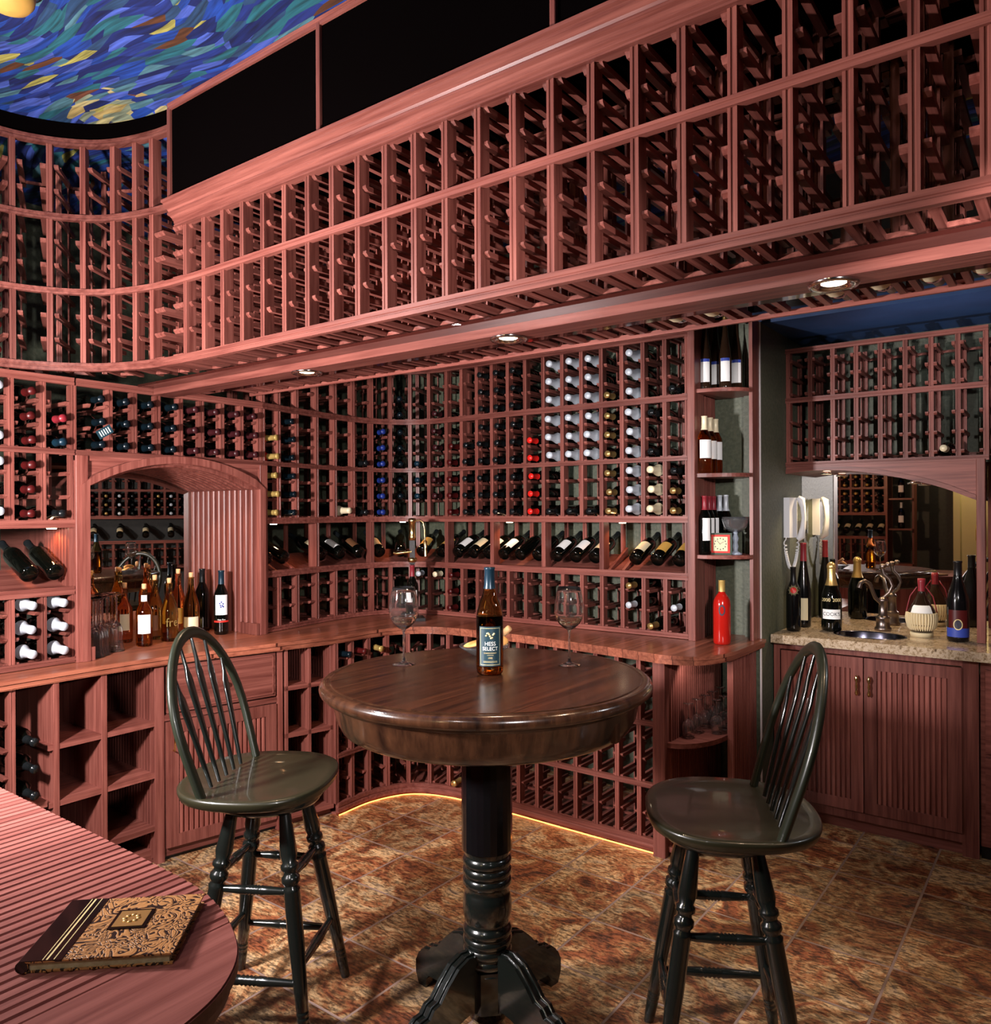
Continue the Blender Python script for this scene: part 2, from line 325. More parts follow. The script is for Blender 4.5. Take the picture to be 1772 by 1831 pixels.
class Path:
    def __init__(s, pts, smooth=True):
        s.p = cat_path(pts) if smooth else [Vector((*p, 0)) for p in pts]
        s.S = [0]
        for i in range(1, len(s.p)): s.S.append(s.S[-1] + (s.p[i] - s.p[i - 1]).length)
        s.L = s.S[-1]
    def at(s, q):
        q_ = min(max(q, 0), s.L)
        for i in range(1, len(s.S)):
            if s.S[i] >= q_ - 1e-9: break
        t = (s.p[i] - s.p[i - 1]).normalized(); p = s.p[i - 1] + t * (q - s.S[i - 1])
        # smoothed tangent
        j = max(i - 2, 0); k = min(i + 1, len(s.p) - 1); ts = (s.p[k] - s.p[j]).normalized()
        return p, ts, Vector((ts.y, -ts.x, 0))
    def frames(s, q0, q1, z=0):
        qs = [q0] + [q for q in s.S if q0 + 1e-4 < q < q1 - 1e-4] + [q1]; out = []
        for q in qs:
            p, t, n = s.at(q); out.append((Vector((p.x, p.y, z)), -n, Vector((0, 0, 1))))
        return out
    def mtx(s, q, z=0, off=0):
        p, t, n = s.at(q); p = p - n * off
        return Matrix(((t.x, -n.x, 0, p.x), (t.y, -n.y, 0, p.y), (0, 0, 1, z), (0, 0, 0, 1)))
def rail_prof(h, d=.022):
    g = .003
    return [(0, 0), (d, 0), (d, h), (0, h), (0, h * .62), (g, h * .56), (g, h * .44), (0, h * .38)]
def rail_on(parent, path, q0, q1, z0, z1, d=.022, m='wood_x', name='rail'):
    return MB().sweep(path.frames(q0, q1, z0), rail_prof(z1 - z0, d)).build(name, m, parent, fix=True)
_cache = {}
def post_mesh(w_, d, z0, z1, y0=.008):
    k = ('post', round(w_, 3), round(d, 3), round(z0, 3), round(z1, 3), y0)
    if k not in _cache:
        h = w_ / 2
        _cache[k] = MB().prism([(-h, y0), (-h * .35, y0), (-h * .2, y0 + .003), (h * .2, y0 + .003), (h * .35, y0), (h, y0), (h, y0 + d), (-h, y0 + d)], z0, z1).mesh('post', 'wood_z')
    return _cache[k]
def cradle_mesh(wd, pw, rows, depth, y0):
    k = ('cradle', round(wd / .004), pw, tuple(rows), depth, y0)
    if k not in _cache:
        mb = MB(); o = wd / 2 - pw / 2 - .0005
        for z in rows:
            for sgn in (-1, 1):
                x0, x1 = (.031, o) if sgn > 0 else (-o, -.031)
                h = .016
                vs = [(x, y, zz) for x in (x0, x1) for y, zz in ((y0, z), (y0, z - .007), (y0 + .010, z - h), (depth, z - h), (depth, z))]
                mb.add(vs, [(0, 1, 2, 3, 4), (9, 8, 7, 6, 5), (0, 5, 6, 1), (1, 6, 7, 2), (2, 7, 8, 3), (3, 8, 9, 4), (4, 9, 5, 0)])
        for sgn in (-1, 1):
            mb.box(min(sgn * o, sgn * (o - .006)), depth - .055, rows[0] - .016, max(sgn * o, sgn * (o - .006)), depth - .035, rows[-1])
        mb.box(-o, depth - .05, rows[0] - .016, o, depth - .04, rows[0] - .004); mb.box(-o, depth - .05, rows[-1] - .016, o, depth - .04, rows[-1] - .004)
        me = mb.mesh('bottle_cradle', 'wood_y'); _cache[k] = me
    return _cache[k]
def rack_cols(parent, path, S, z0, z1, rows, depth=.28, pw=.022, pd=.042, cy=.018, rear=True, skip=()):
    for i, q in enumerate(S):
        place('post', post_mesh(pw, pd, z0, z1), parent, mtx=path.mtx(q))
        if rear: place('rear_post', post_mesh(pw, .022, z0, z1, depth - .03), parent, mtx=path.mtx(q))
    for i in range(len(S) - 1):
        if i in skip: continue
        wd = S[i + 1] - S[i]
        place('bottle_cradle', cradle_mesh(wd, pw, rows, depth, cy), parent, mtx=path.mtx((S[i] + S[i + 1]) / 2))
def rows3(zr, n=3, p=.099): return [round(zr + .006 + p * k, 4) for k in range(n)]

# ------------------------------------------------------------------ bottles
WINE = [(0, 0), (.030, 0), (.0365, .006), (.0375, .02), (.0375, .178), (.034, .198), (.022, .222), (.0155, .238), (.0142, .262), (.0142, .296), (.0158, .298), (.0158, .304), (0, .305)]
CHAMP = [(0, 0), (.034, 0), (.043, .008), (.044, .02), (.044, .145), (.041, .17), (.032, .20), (.022, .23), (.018, .25), (.017, .29), (.017, .305), (0, .306)]
LAY = Matrix.Rotation(R(90), 4, 'X')      # axis +z -> -y (neck toward the room)
def lay_mtx(): return Matrix.Translation((0, .272, 0)) @ LAY
def cap_prof(prof, z0, t=.0007):
    out = []
    for (r0, a), (r1, b) in zip(prof, prof[1:]):
        if b <= z0: continue
        if a < z0: out.append((r0 + (r1 - r0) * (z0 - a) / (b - a) + t, z0))
        out.append((r1 + t if r1 > 0 else 0, b + t))
    return out
RB = {}
def rack_bottle_meshes(kind, foil):
    k = (kind, foil)
    if k not in RB:
        pr = CHAMP if kind == 'champ' else WINE
        body = MB().lathe(pr, 16, lay_mtx()).mesh('bottle_body', 'dark_glass' if kind != 'brown' else 'brown_glass')
        cp = MB().lathe(cap_prof(pr, .205 if kind == 'champ' else .236), 16, lay_mtx()).mesh('capsule', foil)
        if kind == 'red': body.materials[0] = M['red_lacquer']
        RB[k] = (body, cp)
    return RB[k]
ORD = 'first second third fourth fifth sixth seventh eighth ninth tenth eleventh twelfth thirteenth fourteenth fifteenth sixteenth seventeenth eighteenth nineteenth twentieth twenty-first twenty-second twenty-third'.split()
DESC = dict(foil_white='white-foiled bottle', foil_gold='gold-capped bottle', foil_cream='cream-capped bottle', foil_yellow='yellow-capped bottle', foil_red='red-capped bottle', foil_bright_red='bright red-capped bottle', foil_pink='dull red-capped bottle', foil_blue='blue-capped bottle', foil_teal='dark teal-capped bottle', foil_dark='dark-capped bottle', foil_navy='navy-capped bottle', foil_wine='wine-red-capped bottle')
ROWN = ['bottom', 'middle', 'top']
def lay_bottle(path, q, zbar, foil, kind, label, group, push=0):
    b, c = rack_bottle_meshes(kind, foil)
    o = thing('wine_bottle', label, 'bottle', group=group)
    rad = .044 if kind == 'champ' else .0375
    dz = math.sqrt(rad ** 2 - .031 ** 2) + .0004
    mt = path.mtx(q, zbar + dz, push) @ Matrix.Rotation(random.uniform(-.03, .03), 4, 'Z')
    o.matrix_local = mt
    place('bottle_body', b, o); place('capsule', c, o)
    return o

# ================================================================== SETTING
XW, YW, ZC = -4.36, 3.97, 3.172
struct(MB().box(-4.5, -1.6, -.05, 1.42, 5.2, 0).build('floor', 'slate'))
struct(MB().box(-4.5, -1.6, ZC, 1.42, YW + .1, ZC + .06).build('ceiling', 'mural'))
struct(MB().box(XW - .08, -1.6, 0, XW, YW + .1, ZC).build('wall_left', 'wall_green'))
struct(MB().box(XW, YW, 0, -1.36, YW + .1, ZC).build('wall_back', 'wall_green'))
struct(MB().box(-1.36, YW - .06, 0, -1.28, 4.75, 2.5).build('wall_alcove_left', 'wall_green'))
struct(MB().box(-1.28, 4.66, 0, 1.32, 4.75, 2.5).build('wall_alcove_back', 'wall_green'))
struct(MB().box(-1.36, YW - .02, 2.50, 1.32, 4.75, 2.56).build('ceiling_alcove', 'ceiling_blue'))
struct(MB().box(-1.28, YW - .02, 2.56, 1.32, YW + .08, ZC).build('wall_over_alcove', 'wall_dark'))
struct(MB().box(1.32, -1.6, 0, 1.42, 4.75, ZC).build('wall_right', 'wall_dark'))
struct(MB().box(-4.5, -1.6, 0, 1.42, -1.5, ZC).build('wall_front', 'wall_dark'))

# ================================================================== UPPER CURVED RACK + BRIDGE
UP = Path([(-3.44, .5), (-3.44, .9), (-3.44, 1.2), (-3.39, 1.42), (-3.24, 1.6), (-3.0, 1.69), (-2.75, 1.71), (-2.2, 1.71), (-1.6, 1.71), (-.8, 1.71), (.2, 1.71), (1.1, 1.71)])
s0 = .4
US = [s0 - .15, s0 - .03, s0 + .09, s0 + .21, s0 + .331, s0 + .454, s0 + .581, s0 + .703, s0 + .826, s0 + .934, s0 + 1.025]
# first post on the straight part sits at x = -2.80
def q_at_x(path, x):
    for i in range(1, len(path.p)):
        if path.p[i - 1].x <= x <= path.p[i].x and path.p[i].x > path.p[i - 1].x:
            return path.S[i - 1] + (x - path.p[i - 1].x) / (path.p[i].x - path.p[i - 1].x) * (path.S[i] - path.S[i - 1])
BX = [-2.79 + .1205 * k for k in range(32)]
US = [q for q in US if q < q_at_x(UP, BX[0]) - .08] + [q_at_x(UP, x) for x in BX if x < 1.05]
iL = len(US) - len([x for x in BX if x < 1.05])
rk = thing('wine_rack', 'long upper wine rack curving from left wall into ceiling bridge over the room', 'wine rack')
ZU = [2.18, 2.485, 2.79, 3.10]
rail_on(rk, UP, 0, UP.L, 2.147, 2.18); rail_on(rk, UP, 0, UP.L, 2.462, 2.485)
qend = q_at_x(UP, -2.84)
rail_on(rk, UP, 0, qend, 2.765, 2.79); rail_on(rk, UP, 0, qend, 3.072, 3.10, .03)
S1 = US[:iL]; S2 = US[iL:]
rack_cols(rk, UP, S1, 2.18, 3.075, rows3(2.18) + rows3(2.485) + rows3(2.79))
rack_cols(rk, UP, S2, 2.18, 2.72, rows3(2.18) + rows3(2.485, 3))
place('bottle_cradle', cradle_mesh(S2[0] - S1[-1], .022, rows3(2.18) + rows3(2.485), .28, .004), rk, mtx=UP.mtx((S2[0] + S1[-1]) / 2))
MB().box(-2.83, 1.74, 2.775, 1.1, 2.49, 2.785).build('top_board', 'black_panel', rk)
# cornice on the bridge
CS = Path([(-2.845, 1.71), (1.1, 1.71)], False)
MB().sweep(CS.frames(0, CS.L, 2.685), [(-.006, 0), (.03, 0), (.03, .087), (-.060, .087), (-.060, .077), (-.050, .074), (-.050, .066), (-.045, .063), (-.033, .056), (-.028, .050), (-.028, .046), (-.034, .044), (-.034, .038), (-.022, .034), (-.012, .027), (-.012, .023), (-.006, .020), (-.006, .012), (-.001, .010), (-.001, .008), (-.006, .006)]).build('cornice', 'wood_x', rk, fix=True)
# dark display panels above the cornice
pn = thing('sign_panel', 'long dark panels in thin wooden frame standing on the bridge cornice', 'panel')
MB().box(-2.85, 1.70, 2.772, 1.1, 1.715, 3.16).build('panel_board', 'black_panel', pn)
fr = Path([(-2.865, 1.69), (1.1, 1.69)], False)
MB().sweep(fr.frames(0, fr.L, 3.140), rail_prof(.026, .02)).build('frame_rail', 'wood_x', pn, fix=True)
MB().sweep(fr.frames(0, fr.L, 2.772), rail_prof(.016, .02)).build('frame_rail', 'wood_x', pn, fix=True)
for x in (-2.865, -1.985, -1.085, -.185, .72):
    MB().cbox(x, 1.688, 2.78, x + .018, 1.71, 3.145).build('frame_post', 'wood_z', pn)
MB().sweep(UP.frames(0, qend, 3.10), [(.012, 0), (.03, 0), (.03, .070), (.012, .070)]).build('gap_shade_strip', 'black_panel', fix=True)['kind'] = 'structure'  # black strip standing in for the shadow gap below the ceiling
struct(MB().box(-2.85, 1.705, 3.166, 1.1, 1.73, ZC).build('trim_2', 'black'))
# rear half of the bridge (faces the back wall)
RP = Path([(1.1, 2.49), (-3.44, 2.49)], False)
rr_ = thing('wine_rack', 'rear wine rack of the ceiling bridge, facing the back wall', 'wine rack')
rail_on(rr_, RP, 0, RP.L, 2.163, 2.18, .012); rail_on(rr_, RP, 0, RP.L, 2.462, 2.485); rail_on(rr_, RP, 0, RP.L, 2.74, 2.765)
RS = [1.1 - x for x in BX[::-1] if x < 1.05] + [1.1 + 2.79 + .12 * k for k in range(1, 6)]
rack_cols(rr_, RP, RS, 2.18, 2.74, rows3(2.18) + rows3(2.485), .27)
MB().box(-3.44, 2.08, 2.74, 1.1, 2.10, 2.765).build('top_rail', 'wood_x', rr_)
# light bar in the middle of the underside
lb = thing('light_bar', 'glossy brown light bar running along underside of ceiling bridge', 'light bar')
MB().box(-3.42, 1.87, 2.134, 1.1, 2.19, 2.144).build('gloss_panel', 'gloss_brown', lb)
MB().box(-3.42, 1.945, 2.106, 1.1, 2.045, 2.134).build('centre_board', 'wood_x', lb)
bl = ['beside the curved left wall', 'in the middle of the bridge', 'nearest the sink alcove', 'at the right end']
def downlight(loc, label, r_=.055, e=7, ang=100, group='small recessed downlights', tgt=None, col=(1, .8, .55)):
    d = thing('downlight', label, 'ceiling light', loc, group=group)
    MB().lathe([(r_ * .62, .006), (r_ * .7, -.004), (r_, -.008), (r_ * 1.08, -.003), (r_ * 1.08, 0)], 24).build('rim', 'chrome', d)
    MB().lathe([(0, .0), (r_ * .5, .0), (r_ * .64, .004)], 16).build('bulb', 'bulb', d)
    l = light('SPOT', 'downlight_beam', (loc[0], loc[1], loc[2] - .015), (loc[0], loc[1], 0) if tgt is None else tgt, e, col, .02, ang, .6)
    return d
for i, x in enumerate((-2.405, -1.44, -.475, .49)):
    downlight((x, 1.995, 2.105), 'chrome-rimmed downlight in bridge light bar, ' + bl[i], e=20, col=(1, .66, .42))

cf = thing('ceiling_fixture', 'brass dome ceiling fixture cut off at top left corner', 'ceiling light', (-2.60, 1.02, 3.085))
MB().lathe([(0, 0), (.03, .003), (.055, .015), (.07, .035), (.074, .06), (.074, .087)], 28).build('dome', 'paper_gold', cf)
MB().lathe([(.074, .07), (.085, .075), (.085, .087)], 28).build('rim', 'brass', cf)
# ================================================================== CORNER RACK
CP = Path([(-3.44, 2.56), (-3.50, 2.95), (-3.525, 3.2), (-3.50, 3.42), (-3.40, 3.58), (-3.22, 3.655), (-2.98, 3.665), (-2.68, 3.66), (-2.1, 3.66), (-1.545, 3.66)])
CSX = [.013, .13, .272, .435, .588, .730, .862, .981, 1.1, 1.223, 1.350, 1.470, 1.588, 1.703, 1.820, 1.942, 2.066, 2.19, 2.312, 2.434, 2.556, 2.677, 2.797, 2.916]
ck = thing('wine_rack', 'tall redwood wine rack curving round the back corner above the counter', 'wine rack')
RZ = [('base', .928, .953), ('disp', 1.218, 1.2525), ('r2', 1.502, 1.535), ('r3', 1.811, 1.8345), ('r4', 2.109, 2.141), ('r5', 2.425, 2.45), ('r6', 2.74, 2.765)]
for n, a, b in RZ:
    rail_on(ck, CP, 0, CP.L, a, b, .03 if n == 'disp' else .022)
rack_cols(ck, CP, CSX, .93, 1.218, rows3(.953), .27)
UPR = rows3(1.535) + rows3(1.8345) + rows3(2.141) + rows3(2.45)
rack_cols(ck, CP, CSX, 1.502, 2.74, UPR, .27)
MB().sweep(CP.frames(.02, CP.L, 1.225), [(.03, 0), (.27, .085), (.27, .095), (.03, .010)]).build('display_shelf', 'wood_x', ck, fix=True)
for i in (0, 3, 6, 10, 13, 16, 19, 23):
    place('divider', post_mesh(.026, .06, 1.25, 1.503), ck, mtx=CP.mtx(CSX[i]))
for i, q in enumerate(CSX):
    if 0 < i < 23: place('back_slat', post_mesh(.026, .012, 1.25, 1.503, .25), ck, mtx=CP.mtx(q))
# ramps on the display shelf where no bottle lies
for q in (CSX[1], CSX[2], CSX[19] + .03, CSX[20] - .01):
    place('ramp', MB().add([(-.008, .04, 1.253), (.008, .04, 1.253), (.008, .24, 1.36), (-.008, .24, 1.36), (-.008, .04, 1.24), (.008, .04, 1.24), (.008, .24, 1.32), (-.008, .24, 1.32)], [(0, 1, 2, 3), (7, 6, 5, 4), (0, 4, 5, 1), (1, 5, 6, 2), (2, 6, 7, 3), (3, 7, 4, 0)]).mesh('ramp', 'wood_y'), ck, mtx=CP.mtx(q))
MB().cbox(-1.545, 3.635, .926, -1.508, 3.75, 2.9).build('end_post', 'wood_z', ck)

TIER = {0: (.953, 'below display shelf'), 2: (1.535, 'first tier above display shelf'), 3: (1.8345, 'second tier above display shelf'), 4: (2.141, 'third tier above display shelf')}
def cb(col, tier, rws, foil, kind='wine', grp=None):
    zr, ph = TIER[tier]
    for r_ in rws:
        q = (CSX[col] + CSX[col + 1]) / 2 + random.uniform(-.002, .002)
        lab = '%s, %s column right of niche, %s row, %s' % (DESC[foil], ORD[col], ROWN[r_], ph)
        if tier == 0: lab += ' in corner rack'
        lay_bottle(CP, q, rows3(zr)[r_], foil, kind, lab, grp or DESC[foil] + 's in the corner rack', random.uniform(-.008, .01))
A3 = (0, 1, 2)
for col, spec in {
    0: [(3, (0, 1), 'foil_yellow', 'red'), (2, A3, 'foil_yellow', 'red')],
    1: [(3, A3, 'foil_teal'), (2, A3, 'foil_teal')],
    4: [(2, (0,), 'foil_cream', 'champ')],
    5: [(3, (0,), 'foil_dark'), (2, (0,), 'foil_dark')],
    6: [(3, A3, 'foil_blue'), (2, A3, 'foil_blue')],
    7: [(3, A3, 'foil_teal'), (2, (1, 2), 'foil_teal'), (4, (0, 1), 'foil_teal')],
    8: [(3, (0,), 'foil_navy'), (2, (1, 2), 'foil_navy'), (0, (2,), 'foil_white')],
    9: [(3, A3, 'foil_pink'), (2, (1, 2), 'foil_pink'), (4, (0,), 'foil_pink'), (0, (2,), 'foil_cream')],
    10: [(3, (0, 1), 'foil_red'), (2, A3, 'foil_red'), (0, A3, 'foil_red')],
    11: [(3, (0, 1), 'foil_dark'), (2, A3, 'foil_dark')],
    12: [(3, A3, 'foil_dark'), (2, A3, 'foil_dark'), (4, A3, 'foil_dark')],
    13: [(3, A3, 'foil_dark'), (2, A3, 'foil_dark'), (4, A3, 'foil_dark')],
    14: [(3, A3, 'foil_dark'), (2, A3, 'foil_dark'), (4, A3, 'foil_dark')],
    15: [(3, (0, 1), 'foil_bright_red'), (2, A3, 'foil_bright_red')],
    16: [(3, A3, 'foil_white', 'champ'), (4, A3, 'foil_white', 'champ'), (2, (0,), 'foil_dark')],
    17: [(3, A3, 'foil_white', 'champ'), (4, A3, 'foil_white', 'champ'), (2, (0,), 'foil_dark')],
    18: [(3, A3, 'foil_white', 'champ'), (4, A3, 'foil_white', 'champ'), (2, (0,), 'foil_dark')],
    19: [(3, A3, 'foil_gold'), (4, (0,), 'foil_gold'), (2, A3, 'foil_gold')],
    20: [(3, A3, 'foil_white', 'champ'), (4, A3, 'foil_white', 'champ'), (2, A3, 'foil_white', 'champ'), (0, (2,), 'foil_gold'), (0, (1,), 'foil_white')],
    21: [(2, A3, 'foil_cream', 'champ'), (0, (0,), 'foil_gold'), (3, (0, 2), 'foil_dark')],
    22: [(2, (0, 1), 'foil_gold'), (2, (2,), 'foil_dark'), (0, (1,), 'foil_white'), (4, (0,), 'foil_dark')],
}.items():
    for sp in spec: cb(col, sp[0], sp[1], sp[2], sp[3] if len(sp) > 3 else 'wine')

# upright or tilted bottles with labels
def label_shell(parent, r_, z0, z1, a0, a1, m, name='label', mtx=None):
    return MB().lathe([(r_, z0), (r_, z1)], 14, mtx, a0, a1).build(name, m, parent)
def text_on(parent, txt, size, m, zc, rad, ang=-PI / 2, flat=False, mtx=None, name='lettering', xs=1):
    cu = bpy.data.curves.new('t', 'FONT'); cu.body = txt; cu.size = size; cu.align_x = 'CENTER'; cu.align_y = 'CENTER'; cu.extrude = .0002
    cu.space_line = .9
    ob = bpy.data.objects.new('t', cu); COL.objects.link(ob)
    dg = bpy.context.evaluated_depsgraph_get(); me = bpy.data.meshes.new_from_object(ob.evaluated_get(dg))
    bpy.data.objects.remove(ob); bpy.data.curves.remove(cu)
    for v in me.vertices:
        x, y, z = v.co
        if flat: c = Vector((x * xs, -z - .0004, y + zc))
        else:
            a = ang + x * xs / rad; rr = rad + .0004 + z; c = Vector((rr * math.cos(a), rr * math.sin(a), zc + y))
        v.co = mtx @ c if mtx else c
    me.materials.clear(); me.materials.append(M[m])
    o = place(name, me, parent); return o
def scaled(prof, sr_, sz): return [(r_ * sr_, z * sz) for r_, z in prof]
def bottle(name, label, loc, prof, body, foil, cap_z, labels=(), rz=0, group=None, tilt=None, cork=None, seg=28):
    """prof upright profile; labels: (z0,z1,half angle,material)"""
    o = thing(name, label, 'bottle', loc, rz, group)
    MB().lathe(prof, seg).build('bottle_body', body, o)
    if foil: MB().lathe(cap_prof(prof, cap_z), seg).build('capsule', foil, o)
    if cork:
        zt = prof[-1][1]; MB().lathe([(0, zt - .005), (.0085, zt - .005), (.0105, zt + .004), (.011, zt + .022), (.009, zt + .024), (0, zt + .024)], 14).build('cork', 'cork', o)
    for i, (z0, z1, ha, m) in enumerate(labels):
        rr = max(r_ for r_, z in prof if z0 - .03 <= z <= z1 + .03 or True)
        # radius of the profile at the label's middle
        zm = (z0 + z1) / 2
        for (r0, a), (r1, b) in zip(prof, prof[1:]):
            if a <= zm <= b and b > a: rr = r0 + (r1 - r0) * (zm - a) / (b - a)
        label_shell(o, rr + .0008, z0, z1, -PI / 2 - ha, -PI / 2 + ha, m)
    return o
# display bottles: base toward the room, neck up at the back
def display(path, q, lm, label, zoff=1.268, tl=24, kind=WINE, group='tilted bottles on the display shelf', roll=0, yo=.0, cap='foil_dark'):
    o = thing('wine_bottle', label, 'bottle', group=group)
    mt = path.mtx(q, zoff, .045 + yo) @ Matrix.Rotation(R(-90 + tl), 4, 'X') @ Matrix.Translation((0, -.0375 * 0, 0))
    o.matrix_local = path.mtx(q, zoff + .0375 / math.cos(R(tl)), .035 + yo) @ Matrix.Rotation(R(-(90 - tl)), 4, 'X') @ Matrix.Rotation(R(roll), 4, 'Z')
    MB().lathe(kind, 28).build('bottle_body', 'dark_glass', o)
    MB().lathe(cap_prof(kind, .225), 20).build('capsule', cap, o)
    if lm: label_shell(o, .0383, .05, .14, -PI / 2 - 1.0, -PI / 2 + 1.0, lm)
    return o
dlabs = ['paper_white', 'paper_white', 'paper_brown', 'paper_cream', 'paper_gold', 'paper_gold', 'paper_gold', 'paper_white', 'paper_white', 'paper_cream', 'paper_white', None, 'paper_white', None, 'paper_white', 'paper_white', 'paper_white', 'paper_white', None, 'paper_cream', 'paper_gold', 'paper_cream']
LD = dict(paper_white='white-labelled', paper_brown='brown-labelled', paper_cream='cream-labelled', paper_gold='gold-labelled')
for col in range(23):
    if col in (2, 19): continue
    lm = [None, None, None, 'paper_cream', 'paper_white', 'paper_brown', 'paper_cream', None, 'paper_gold', 'paper_gold', 'paper_white', 'paper_cream', 'paper_white', 'paper_white', None, None, 'paper_white', 'paper_white', 'paper_cream', None, 'paper_cream', 'paper_gold', 'paper_gold'][col]
    display(CP, (CSX[col] + CSX[col + 1]) / 2, lm, '%s bottle tilted on the curved display shelf, %s column right of niche' % (LD.get(lm, 'plain dark'), ORD[col]))

# ================================================================== LEFT WALL RACKS
LP = Path([(-3.44, .5), (-3.44, 1.64)], False)
LY = [1.355 - .122 * k for k in range(7)][::-1] + [1.477, 1.60]
LS = [y - .5 for y in LY]
lk = thing('wine_rack', 'left wall wine rack between picture edge and arched niche', 'wine rack')
for n, a, b in RZ[:5]: rail_on(lk, LP, 0, 1.10 if n not in ('base',) else 1.12, a, b, .03 if n == 'disp' else .022, 'wood_y')
rack_cols(lk, LP, LS, .93, 1.218, rows3(.953), .27)
rack_cols(lk, LP, LS, 1.502, 2.11, rows3(1.535) + rows3(1.8345), .27)
MB().sweep(LP.frames(0, 1.1, 1.225), [(.03, 0), (.27, .085), (.27, .095), (.03, .010)]).build('display_shelf', 'wood_y', lk, fix=True)
mb = MB()
for k in range(9): mb.box(-3.70 + k * .028, 1.585, 1.25, -3.686 + k * .028, 1.60, 1.503)
mb.box(-3.72, 1.598, .93, -3.44, 1.606, 1.503)
mb.build('fluted_side', 'wood_z', lk)
LCOL = {7: 'second column left of niche', 8: 'x'}
def lbot(gap, tier, rws, foil, kind='wine'):
    zr = {0: .953, 2: 1.535, 3: 1.8345}[tier]
    where = {7: 'column directly left of niche', 6: 'second column left of niche', 5: 'third column left of niche'}[gap]
    ph = {0: 'below display shelf', 2: 'first tier above display shelf', 3: 'second tier above display shelf'}[tier]
    for r_ in rws:
        lay_bottle(LP, (LS[gap] + LS[gap + 1]) / 2, rows3(zr)[r_], foil, kind, '%s, left wall, %s, %s row, %s' % (DESC[foil], where, ROWN[r_], ph), 'bottles in the left wall rack', random.uniform(-.01, .01))
lbot(6, 3, A3, 'foil_red'); lbot(6, 2, A3, 'foil_red'); lbot(7, 3, (1,), 'foil_wine'); lbot(7, 3, (0,), 'foil_navy'); lbot(7, 2, (0,), 'foil_dark')
lbot(6, 0, A3, 'foil_white', 'champ'); lbot(7, 0, A3, 'foil_white', 'champ'); lbot(5, 3, (0, 2), 'foil_white', 'champ'); lbot(5, 2, (0, 2), 'foil_white', 'champ')
display(LP, (LS[7] + LS[8]) / 2, None, 'plain dark bottle tilted on left wall display shelf nearest the niche', group='tilted bottles left of niche')
display(LP, (LS[6] + LS[7]) / 2 + .02, None, 'plain dark bottle tilted on left wall display shelf, second from niche', group='tilted bottles left of niche')
# upper curved rack bottles (one filled column)
for tier, zr, ph in ((0, 2.18, 'lowest tier'), (1, 2.485, 'second tier')):
    for r_ in A3:
        lay_bottle(UP, (US[4] + US[5]) / 2, rows3(zr)[r_], 'foil_red', 'wine', 'red-capped bottle, upper curved rack at far left, %s row of %s' % (ROWN[r_], ph), 'red-capped bottles in the upper curved rack')

# ================================================================== RACK OVER NICHE + NICHE
NP = Path([(-3.44, 1.61), (-3.44, 2.56)], False)
NY = [1.645, 1.757, 1.870, 1.984, 2.098, 2.211, 2.324, 2.437, 2.545]
NS = [y - 1.61 for y in NY]
nk = thing('wine_rack', 'shallow wine rack in a row directly over the arched niche', 'wine rack')
rail_on(nk, NP, 0, NP.L, 1.811, 1.8345, m='wood_y'); rail_on(nk, NP, 0, NP.L, 2.109, 2.141, m='wood_y')
rack_cols(nk, NP, NS[1:], 1.8345, 2.11, rows3(1.8345), .27)
place('bottle_cradle', cradle_mesh(NS[1] - NS[0], .022, rows3(1.8345), .27, .004), nk, mtx=NP.mtx((NS[0] + NS[1]) / 2))
for c in range(8):
    f = 'foil_teal' if c < 4 else 'foil_pink'
    for r_ in A3:
        lay_bottle(NP, (NS[c] + NS[c + 1]) / 2, rows3(1.8345)[r_], f, 'wine', '%s over the arched niche, %s column from its left, %s row' % (DESC[f], ORD[c], ROWN[r_]), 'bottles over the niche', random.uniform(-.01, .008))
tg = thing('price_tag', 'dark printed tag hanging from a bottle neck over niche left side', 'tag', tuple(NP.mtx((NS[0] + NS[1]) / 2, 1.915, -.055).translation))
MB().obox(Matrix.Rotation(R(32), 4, 'X'), .002, .07, .038).build('card', 'paper_navy', tg)
mb = MB()
for k in range(5): mb.obox(Matrix.Rotation(R(32), 4, 'X') @ Matrix.Translation((.0014, -.022 + k * .011, 0)), .0006, .004, .024)
mb.build('print_lines', 'print_white', tg)

nc = thing('niche_cabinet', 'arched fluted niche cabinet with mirrored back on the left counter', 'cabinet')
y0n, y1n, zs, zp = 1.652, 2.532, 1.683, 1.800
def arch_pts(y0, y1, zs_, zp_, n=20):
    c = y1 - y0; sg = zp_ - zs_; rad = c * c / 8 / sg + sg / 2; ym = (y0 + y1) / 2; zc = zp_ - rad; a = math.asin(c / 2 / rad)
    return [(ym + rad * math.sin(-a + 2 * a * k / n), zc + rad * math.cos(-a + 2 * a * k / n)) for k in range(n + 1)]
ar = arch_pts(y0n, y1n, zs, zp)
hoop = [(y0n, .926), (y0n, 1.3)] + ar + [(y1n, 1.3), (y1n, .926)]
def hoop_frames(pts, x, off=0):
    out = []
    for i, (y, z) in enumerate(pts):
        a = pts[max(i - 1, 0)]; b = pts[min(i + 1, len(pts) - 1)]
        t = Vector((0, b[0] - a[0], b[1] - a[1])).normalized(); n = Vector((0, t.z, -t.y))   # inward
        out.append((Vector((x, y, z)) - n * off, Vector((-1, 0, 0)), n))
    return out
MB().sweep(hoop_frames(hoop, -3.420), [(0, -.030), (0, .003), (.006, .006), (.03, .006), (.03, -.03)]).build('arch_trim', 'wood_z', nc, fix=True)
mb = MB()
for k in range(12):
    x = -3.475 - k * .0485
    mb.sweep(hoop_frames(hoop, x), [(0, -.006), (0, .014), (.005, .019), (.022, .019), (.027, .014), (.027, -.006)])
mb.sweep(hoop_frames(hoop, -3.455), [(0, -.012), (0, -.003), (.60, -.003), (.60, -.012)])
